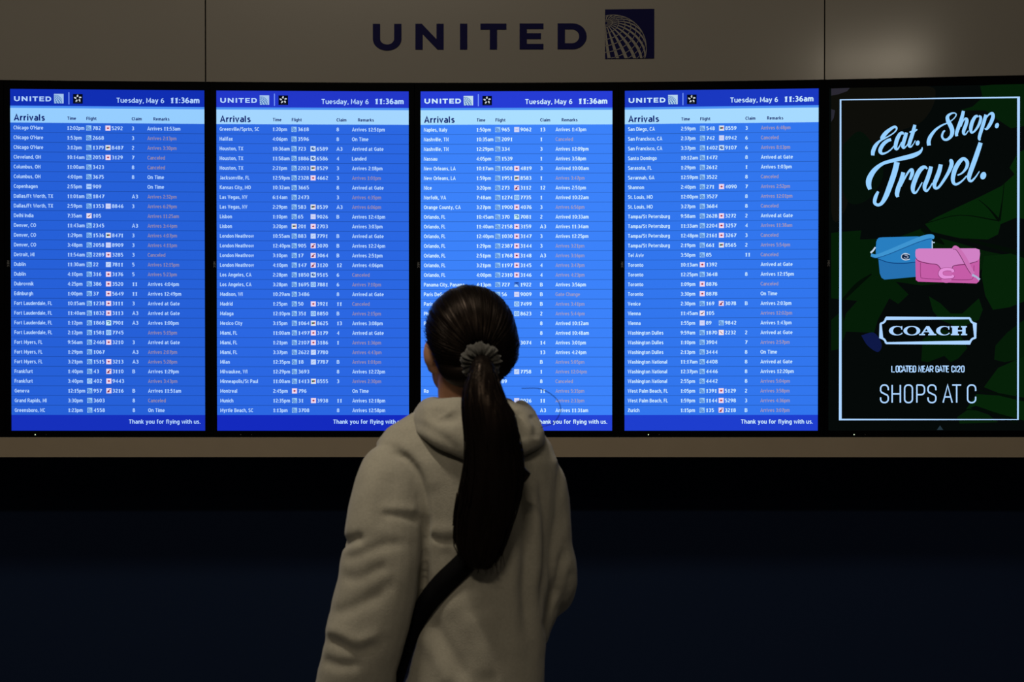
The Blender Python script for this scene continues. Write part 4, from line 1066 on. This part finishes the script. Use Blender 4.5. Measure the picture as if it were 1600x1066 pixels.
def hand(wrist, along, side, normal, curl, flip):
    """palm and five jointed fingers; along = towards the fingertips, side = towards the thumb, normal = back of the hand"""
    along, side, normal = along.normalized(), side.normalized(), normal.normalized()
    out = [tube([(wrist-along*.02, (.024, .019)), (wrist+along*.02, (.032, .017)), (wrist+along*.055, (.040, .016)), (wrist+along*.085, (.038, .014))], 14, flat=normal)]
    for k, (off, ln, st) in enumerate(((.028, .070, .078), (.0095, .078, .084), (-.0095, .072, .081), (-.028, .058, .073))):
        base = wrist+along*st*0.82+side*off; p = base; dirn = Vector(along); pts = [(p, .0092)]
        for j, fr in enumerate((.22, .42, .32, .26)):
            if j > 0: dirn = (dirn-normal*math.tan(curl*(0.8+0.25*j))).normalized()
            p = p+dirn*ln*fr; pts.append((p, .0090-.0008*j))
        out.append(tube(pts, 10, sub=3)); out.append(ellipsoid(pts[-1][0], (.0068, .0068, .0068), 0, 6))
    th = wrist+along*.022+side*.030; d1 = (along*.7+side*.75-normal*.25).normalized(); d2 = (along*.95+side*.28-normal*.25).normalized()
    pts = [(wrist+along*.012+side*.014, .015), (th, .014), (th+d1*.030, .0115), (th+d1*.030+d2*.030, .0105), (th+d1*.030+d2*.054, .0085)]
    out.append(tube(pts, 10, sub=3)); out.append(ellipsoid(pts[-1][0], (.0083, .0083, .0083), 0, 6))
    return out
lw_ = P(514, 1185, 2.995)
bp += hand(lw_, Vector((-.12, .06, -1)), Vector((.35, .93, 0)), Vector((-.93, .35, 0)), 0.32, 1)
rw_ = P(752, 950, 3.325)
bp += hand(rw_, Vector((-1, .10, -.05)), Vector((0, .1, 1)), Vector((.1, 1, 0)), 0.28, 1)
body = remeshed('body', local(bp), 0.0042, 4, M_SKIN, pr, 0.45)
# face details
for s in (-1, 1):
    v, f = ellipsoid(W(H(s*.034, .083, -.006)), (.013, .011, .0095), math.radians(13), 10); e = link('eye', v, f, M_EYE, None, body, True)
    v, f = ellipsoid(W(H(s*.034, .0925, -.006)), (.0055, .0025, .0055), math.radians(13), 8); link('iris', v, f, M_IRIS, None, e, True)
    v, f = tube([(W(H(s*.016, .101, .020)), .002), (W(H(s*.034, .100, .025)), .003), (W(H(s*.053, .088, .020)), .0015)], 8); link('eyebrow', v, f, M_HAIR, None, body, True)
v, f = tube([(W(H(-.024, .090, -.068)), .002), (W(H(-.008, .102, -.064)), .005), (W(H(.008, .102, -.064)), .005), (W(H(.024, .090, -.068)), .002)], 8); link('lips', v, f, M_LIP, None, body, True)
v, f = tube([(W(H(-.022, .090, -.070)), .002), (W(H(0, .101, -.074)), .0065), (W(H(.022, .090, -.070)), .002)], 8)
link('lips', v, f, M_LIP, None, body, True)

# --- hair ------------------------------------------------------------
SC0 = P(752, 562, 2.935)                         # where the ponytail leaves the head
HAIRC = P(734, 528, 3.055); HR = Vector((.1015, .118, .1125))
pole = (SC0-HAIRC); pole = Vector((pole.x/HR.x, pole.y/HR.y, pole.z/HR.z)).normalized()
e_up = (Vector((0, 0, 1))-pole*pole.z).normalized(); e_rt = e_up.cross(pole)*-1
def hair_pt(col, az, lift=0.0):
    d = pole*math.cos(col)+(e_up*math.cos(az)+e_rt*math.sin(az))*math.sin(col)
    if d.x > 0 and d.z < 0.15: lift += 0.013*d.x*min(1.0, (0.15-d.z)*1.6)      # the hair is fuller low on the far side
    return HAIRC+Vector((d.x*(HR.x+lift), d.y*(HR.y+lift), d.z*(HR.z+lift)))
def hairline(az):
    """how far from the ponytail the hair reaches: forehead above, temples at the sides, nape below"""
    a = abs(((az+math.pi) % (2*math.pi))-math.pi)         # 0 up, pi down
    pts = [(0, 2.62), (0.6, 2.5), (1.0, 2.22), (1.4, 1.72), (1.85, 1.18), (2.3, 1.04), (2.8, 1.06), (3.15, 1.08)]
    for (a0, c0), (a1, c1) in zip(pts, pts[1:]):
        if a <= a1: return c0+(c1-c0)*(a-a0)/(a1-a0)
    return pts[-1][1]
NA, NC = 360, 64
v = []; f = []
for layer in (0, 1):
    for i in range(NC+1):
        for k in range(NA):
            az = 2*math.pi*k/NA; hl = hairline(az); col = 0.02+(hl-0.02)*i/NC
            g = 0.0016*mnoise.noise((math.cos(az)*9, math.sin(az)*9, col*0.8))+0.0011*mnoise.noise((math.cos(az)*26, math.sin(az)*26, col*1.1))+0.0007*mnoise.noise((math.cos(az)*60, math.sin(az)*60, 3))
            edge = -0.012*max(0, (i/NC-0.82)/0.18)**2
            pinch = -0.006*math.exp(-(col/0.22)**2)
            v.append(W(hair_pt(col, az, (g+edge+pinch) if layer == 0 else -0.016)))
M1 = (NC+1)*NA
for i in range(NC):
    for k in range(NA):
        k2 = (k+1) % NA
        f.append((i*NA+k, (i+1)*NA+k, (i+1)*NA+k2, i*NA+k2))
        f.append((M1+i*NA+k, M1+i*NA+k2, M1+(i+1)*NA+k2, M1+(i+1)*NA+k))
for k in range(NA):
    k2 = (k+1) % NA
    f.append((NC*NA+k, M1+NC*NA+k, M1+NC*NA+k2, NC*NA+k2))
hair = link('hair', v, f, M_HAIR, None, pr, True)
rnd = random.Random(3)
parts = []
for n in range(420):
    az = rnd.uniform(0, 2*math.pi); hl = hairline(az); c0 = hl*rnd.uniform(0.55, 0.97); c1 = rnd.uniform(0.14, 0.3); wob = rnd.uniform(-.06, .06); lf = rnd.uniform(0.0002, 0.0022)
    parts.append(tube([(W(hair_pt(c0+(c1-c0)*t, az+wob*math.sin(t*3), lf*math.sin(math.pi*min(1, t+.12)))), rnd.uniform(.0005, .0009)) for t in (0, .25, .5, .75, 1)], 4, sub=2))
v, f = merge(parts); link('hair_strand_layer', v, f, M_HAIR, None, hair, True)['kind'] = 'stuff'
remeshed('nape_hair', local([tube([px(690, 558, 3.004, 13), px(702, 574, 2.994, 18), px(720, 585, 2.982, 21), px(750, 584, 2.966, 22)], 14)]), 0.004, 3, M_HAIR, hair)
# ponytail: solid core and strands
pony = [(753, 562, 2.925, 13, 11), (754, 572, 2.882, 19, 14), (754, 596, 2.864, 26, 18), (756, 628, 2.858, 35, 24), (767, 665, 2.856, 43, 26), (769, 700, 2.858, 43, 26),
        (771, 737, 2.862, 48, 26), (765, 775, 2.868, 50, 25), (755, 815, 2.876, 47, 22), (750, 850, 2.882, 41, 18), (751, 874, 2.886, 29, 12), (751, 890, 2.888, 14, 6)]
lock = [tube([px(794, 676, 2.860, 14, 10), px(803, 712, 2.862, 15, 10), px(813, 734, 2.866, 9, 6), px(829, 741, 2.872, .8, .8)], 12),
        tube([px(790, 730, 2.862, 18, 12), px(803, 748, 2.866, 12, 8), px(816, 750, 2.870, 6, 4), px(828, 742, 2.872, .8, .8)], 12),
        tube([px(770, 800, 2.874, 20, 12), px(778, 835, 2.880, 13, 8), px(785, 868, 2.886, .8, .8)], 12)]
pn = remeshed('ponytail', local([tube([(P(x, y, Y), (rx*Y/F*0.95, ry*Y/F)) for x, y, Y, rx, ry in pony], 24)]), 0.0045, 3, M_HAIR, pr)
def pony_fn(wd, no):
    return np.array([0.0035*mnoise.noise((math.atan2(q[1], q[0])*6, p[2]*2.2, 1.0))+0.0015*mnoise.noise((p[0]*160, p[2]*6, p[1]*60)) for p, q in zip(wd, no)])
displace(pn, pony_fn)
parts = local(lock)
cs = catmull(pony, 6)
for n in range(360):
    a = rnd.uniform(0, 2*math.pi); rr_ = math.sqrt(rnd.uniform(0.35, 1.0))*1.02; i0 = rnd.choice((3, 5, 8, 12)); i1 = min(len(cs)-1, int(rnd.uniform(40, len(cs)-1)))
    ph = rnd.uniform(0, 6); dr_ = rnd.uniform(-.25, .25)
    pts = []
    for i in np.linspace(i0, i1, 8).astype(int):
        x, y, Y, rx, ry = cs[i]; a2 = a+dr_*(i-i0)/len(cs)+0.08*math.sin(i*0.15+ph)
        rx = max(rx, 16) if i > 10 else rx
        pts.append((W(P(x+rr_*rx*math.cos(a2), y+3*math.sin(ph), Y+rr_*ry*math.sin(a2)*Y/F)), rnd.uniform(.0006, .0011)))
    parts.append(tube(pts, 4, sub=2))
# stray ends: the lock flicking out to the side and the wispy tips
for k in range(60):
    t = k/59; parts.append(tube([(W(P(800+rnd.uniform(-4, 6), 690+rnd.uniform(-8, 8), 2.862)), .0010), (W(P(811+rnd.uniform(-5, 3), 722, 2.862)), .0011), (W(P(806+t*13+rnd.uniform(-2, 2), 740+10*(1-t), 2.865)), .0013), (W(P(800+t*25, 770-t*29+rnd.uniform(-2, 2), 2.868)), .0005)], 4, sub=3))
for k in range(90):
    t = rnd.random(); x0 = 800-t*85; parts.append(tube([(W(P(x0-2, 770, 2.864)), .0011), (W(P(x0-8, 815, 2.870)), .0011), (W(P(x0-14+t*14, 850, 2.878)), .0009), (W(P(788-t*60+rnd.uniform(-16, 5), 866+rnd.uniform(-18, 34), 2.886)), .0003)], 4, sub=3))
v, f = merge(parts); link('ponytail_strand_layer', v, f, M_HAIR, None, pn, True)['kind'] = 'stuff'
v, f = tube([(W(P(815, 607, 2.98)), .0007), (W(P(845, 608, 2.97)), .0007), (W(P(868, 622, 2.965)), .0007), (W(P(876, 640, 2.96)), .0007), (W(P(866, 660, 2.955)), .0006), (W(P(845, 668, 2.955)), .0005)], 4)
link('stray_hair', v, f, M_HAIR, None, hair, True)
# scrunchie
v = []; f = []; NT, NS = 160, 20
cs0 = P(751, 566, 2.915); sxa = Vector((1, 0, 0)); sza = Vector((0, -.30, 1)).normalized(); sya = sxa.cross(sza)*-1
for i in range(NT):
    a = 2*math.pi*i/NT
    R0_ = .0250; rt = .0155*(1+0.12*math.sin(a*9+0.7*math.sin(a*3))+0.06*math.sin(a*21+1))
    c = cs0+sxa*math.cos(a)*R0_+sza*math.sin(a)*R0_*1.02
    rad = sxa*math.cos(a)+sza*math.sin(a)
    for k in range(NS):
        t = 2*math.pi*k/NS; r2 = rt*(1+0.34*mnoise.noise((math.cos(a)*9+math.cos(t)*2, math.sin(a)*9, math.sin(t)*2)))
        v.append(W(c+rad*math.cos(t)*r2+sya*math.sin(t)*r2*1.1))
for i in range(NT):
    for k in range(NS):
        i2, k2 = (i+1) % NT, (k+1) % NS; f.append((i*NS+k, i2*NS+k, i2*NS+k2, i*NS+k2))
link('hair_scrunchie', v, f, M_SCR, None, pr, True)

# --- trousers and shoes (below the frame) -----------------------------
hipc = P(735, 1150, 3.05)
tr = [ring_mesh([(Vector((hipc.x, 3.05, z)), ax*hw, ay*dp, 2.2) for z, hw, dp in ((.80, .135, .105), (.72, .150, .120), (.64, .140, .112))], 28)]
for s in (-1, 1):
    c = Vector((hipc.x, 3.05, 0))+ax*s*.080
    tr.append(tube([(c+Vector((0, 0, .76)), .074), (c+Vector((0, 0, .62)), .078), (c+ax*s*.01+Vector((0, .01, .45)), .058), (c+ax*s*.015+Vector((0, -.005, .30)), .054), (c+ax*s*.02+Vector((0, -.01, .12)), .047), (c+ax*s*.02+Vector((0, -.01, .085)), .047)], 18))
remeshed('trousers', local(tr), 0.008, 4, M_JEANS, pr)
for s in (-1, 1):
    c = Vector((hipc.x, 3.04, 0))+ax*s*.100
    up_ = [ellipsoid(c+ay*(-.03)+Vector((0, 0, .055)), (.038, .052, .050), YAW, 12), ellipsoid(c+ay*.055+Vector((0, 0, .045)), (.042, .095, .038), YAW, 12), tube([(c+ay*-.03+Vector((0, 0, .05)), .04), (c+ay*-.03+Vector((0, 0, .11)), .042)], 14)]
    sh = remeshed('shoe', local(up_), 0.006, 3, M_SHOE, pr)
    so = [ring_mesh([(c+ay*.035+Vector((0, 0, z)), ax*.043, ay*.122, 2.6) for z in (0.0005, .022)], 28)]
    v, f = merge(local(so)); link('sole', v, f, M_SOLE, None, sh)

# ------------------------------------------------------------------ crossbody strap
def strap():
    path = [(800, 705, 2.925, 17), (800, 745, 2.905, 18), (786, 795, 2.892, 18), (756, 848, 2.888, 18), (722, 884, 2.890, 18), (690, 915, 2.893, 18), (664, 948, 2.896, 16), (648, 985, 2.906, 10), (634, 1030, 2.918, 7), (621, 1070, 2.935, 8), (606, 1110, 2.96, 12)]
    s = catmull(path, 6); v = []; f = []; n = len(s)
    for i in range(n):
        a, b = s[max(i-1, 0)], s[min(i+1, n-1)]; d = np.array([b[0]-a[0], b[1]-a[1]]); d /= np.hypot(*d); nx_ = (-d[1], d[0]); h = s[i][3]
        for sg_, dy in ((1, 0), (-1, 0), (-1, .003), (1, .003)):
            v.append(P(s[i][0]+nx_[0]*h*sg_, s[i][1]+nx_[1]*h*sg_, s[i][2]+dy))
    for i in range(n-1):
        for k in range(4): f.append((i*4+k, i*4+(k+1) % 4, (i+1)*4+(k+1) % 4, (i+1)*4+k))
    f += [(0, 1, 2, 3), tuple((n-1)*4+k for k in (3, 2, 1, 0))]
    o = link('bag_strap', v, f, M_STRAP, None, None, True)
    tag(o, 'wide black crossbody bag strap running diagonally over the back of the hoodie', 'strap')
    return o
st = strap()
# lay the strap on the cloth
bpy.context.view_layer.update()
dg = bpy.context.evaluated_depsgraph_get()
from mathutils.bvhtree import BVHTree
bv_cloth = BVHTree.FromObject(hoodie, dg)
bv_trunk = BVHTree.FromPolygons([tuple(W(p)) for p in torso[0]], [tuple(q) for q in torso[1]])
eye0 = Vector((0, 0, CAMZ))
vs = st.data.vertices; nrow = len(vs)//4; depth = []
for i in range(nrow):
    e0, e1 = Vector(vs[i*4].co), Vector(vs[i*4+1].co); best = None
    for t in (0, .25, .5, .75, 1):
        d = (e0.lerp(e1, t)-eye0).normalized(); low = proj(e0)[1] > 925
        hit = (bv_trunk if low else bv_cloth).ray_cast(eye0-ORG, d)
        if hit[0] is not None:
            y_ = (hit[0]+ORG).y
            if y_ < 3.2: best = y_ if best is None else min(best, y_)
    depth.append(best if best is not None else depth[-1])
sm = [sum(depth[max(0, i-2):i+3])/len(depth[max(0, i-2):i+3]) for i in range(nrow)]
for i in range(nrow):
    y_ = min(sm[i], depth[i])-0.006
    for k in range(4):
        d = Vector(vs[i*4+k].co)-eye0; vs[i*4+k].co = eye0+d*((y_+(0.003 if k > 1 else 0))/d.y)
st.data.update()
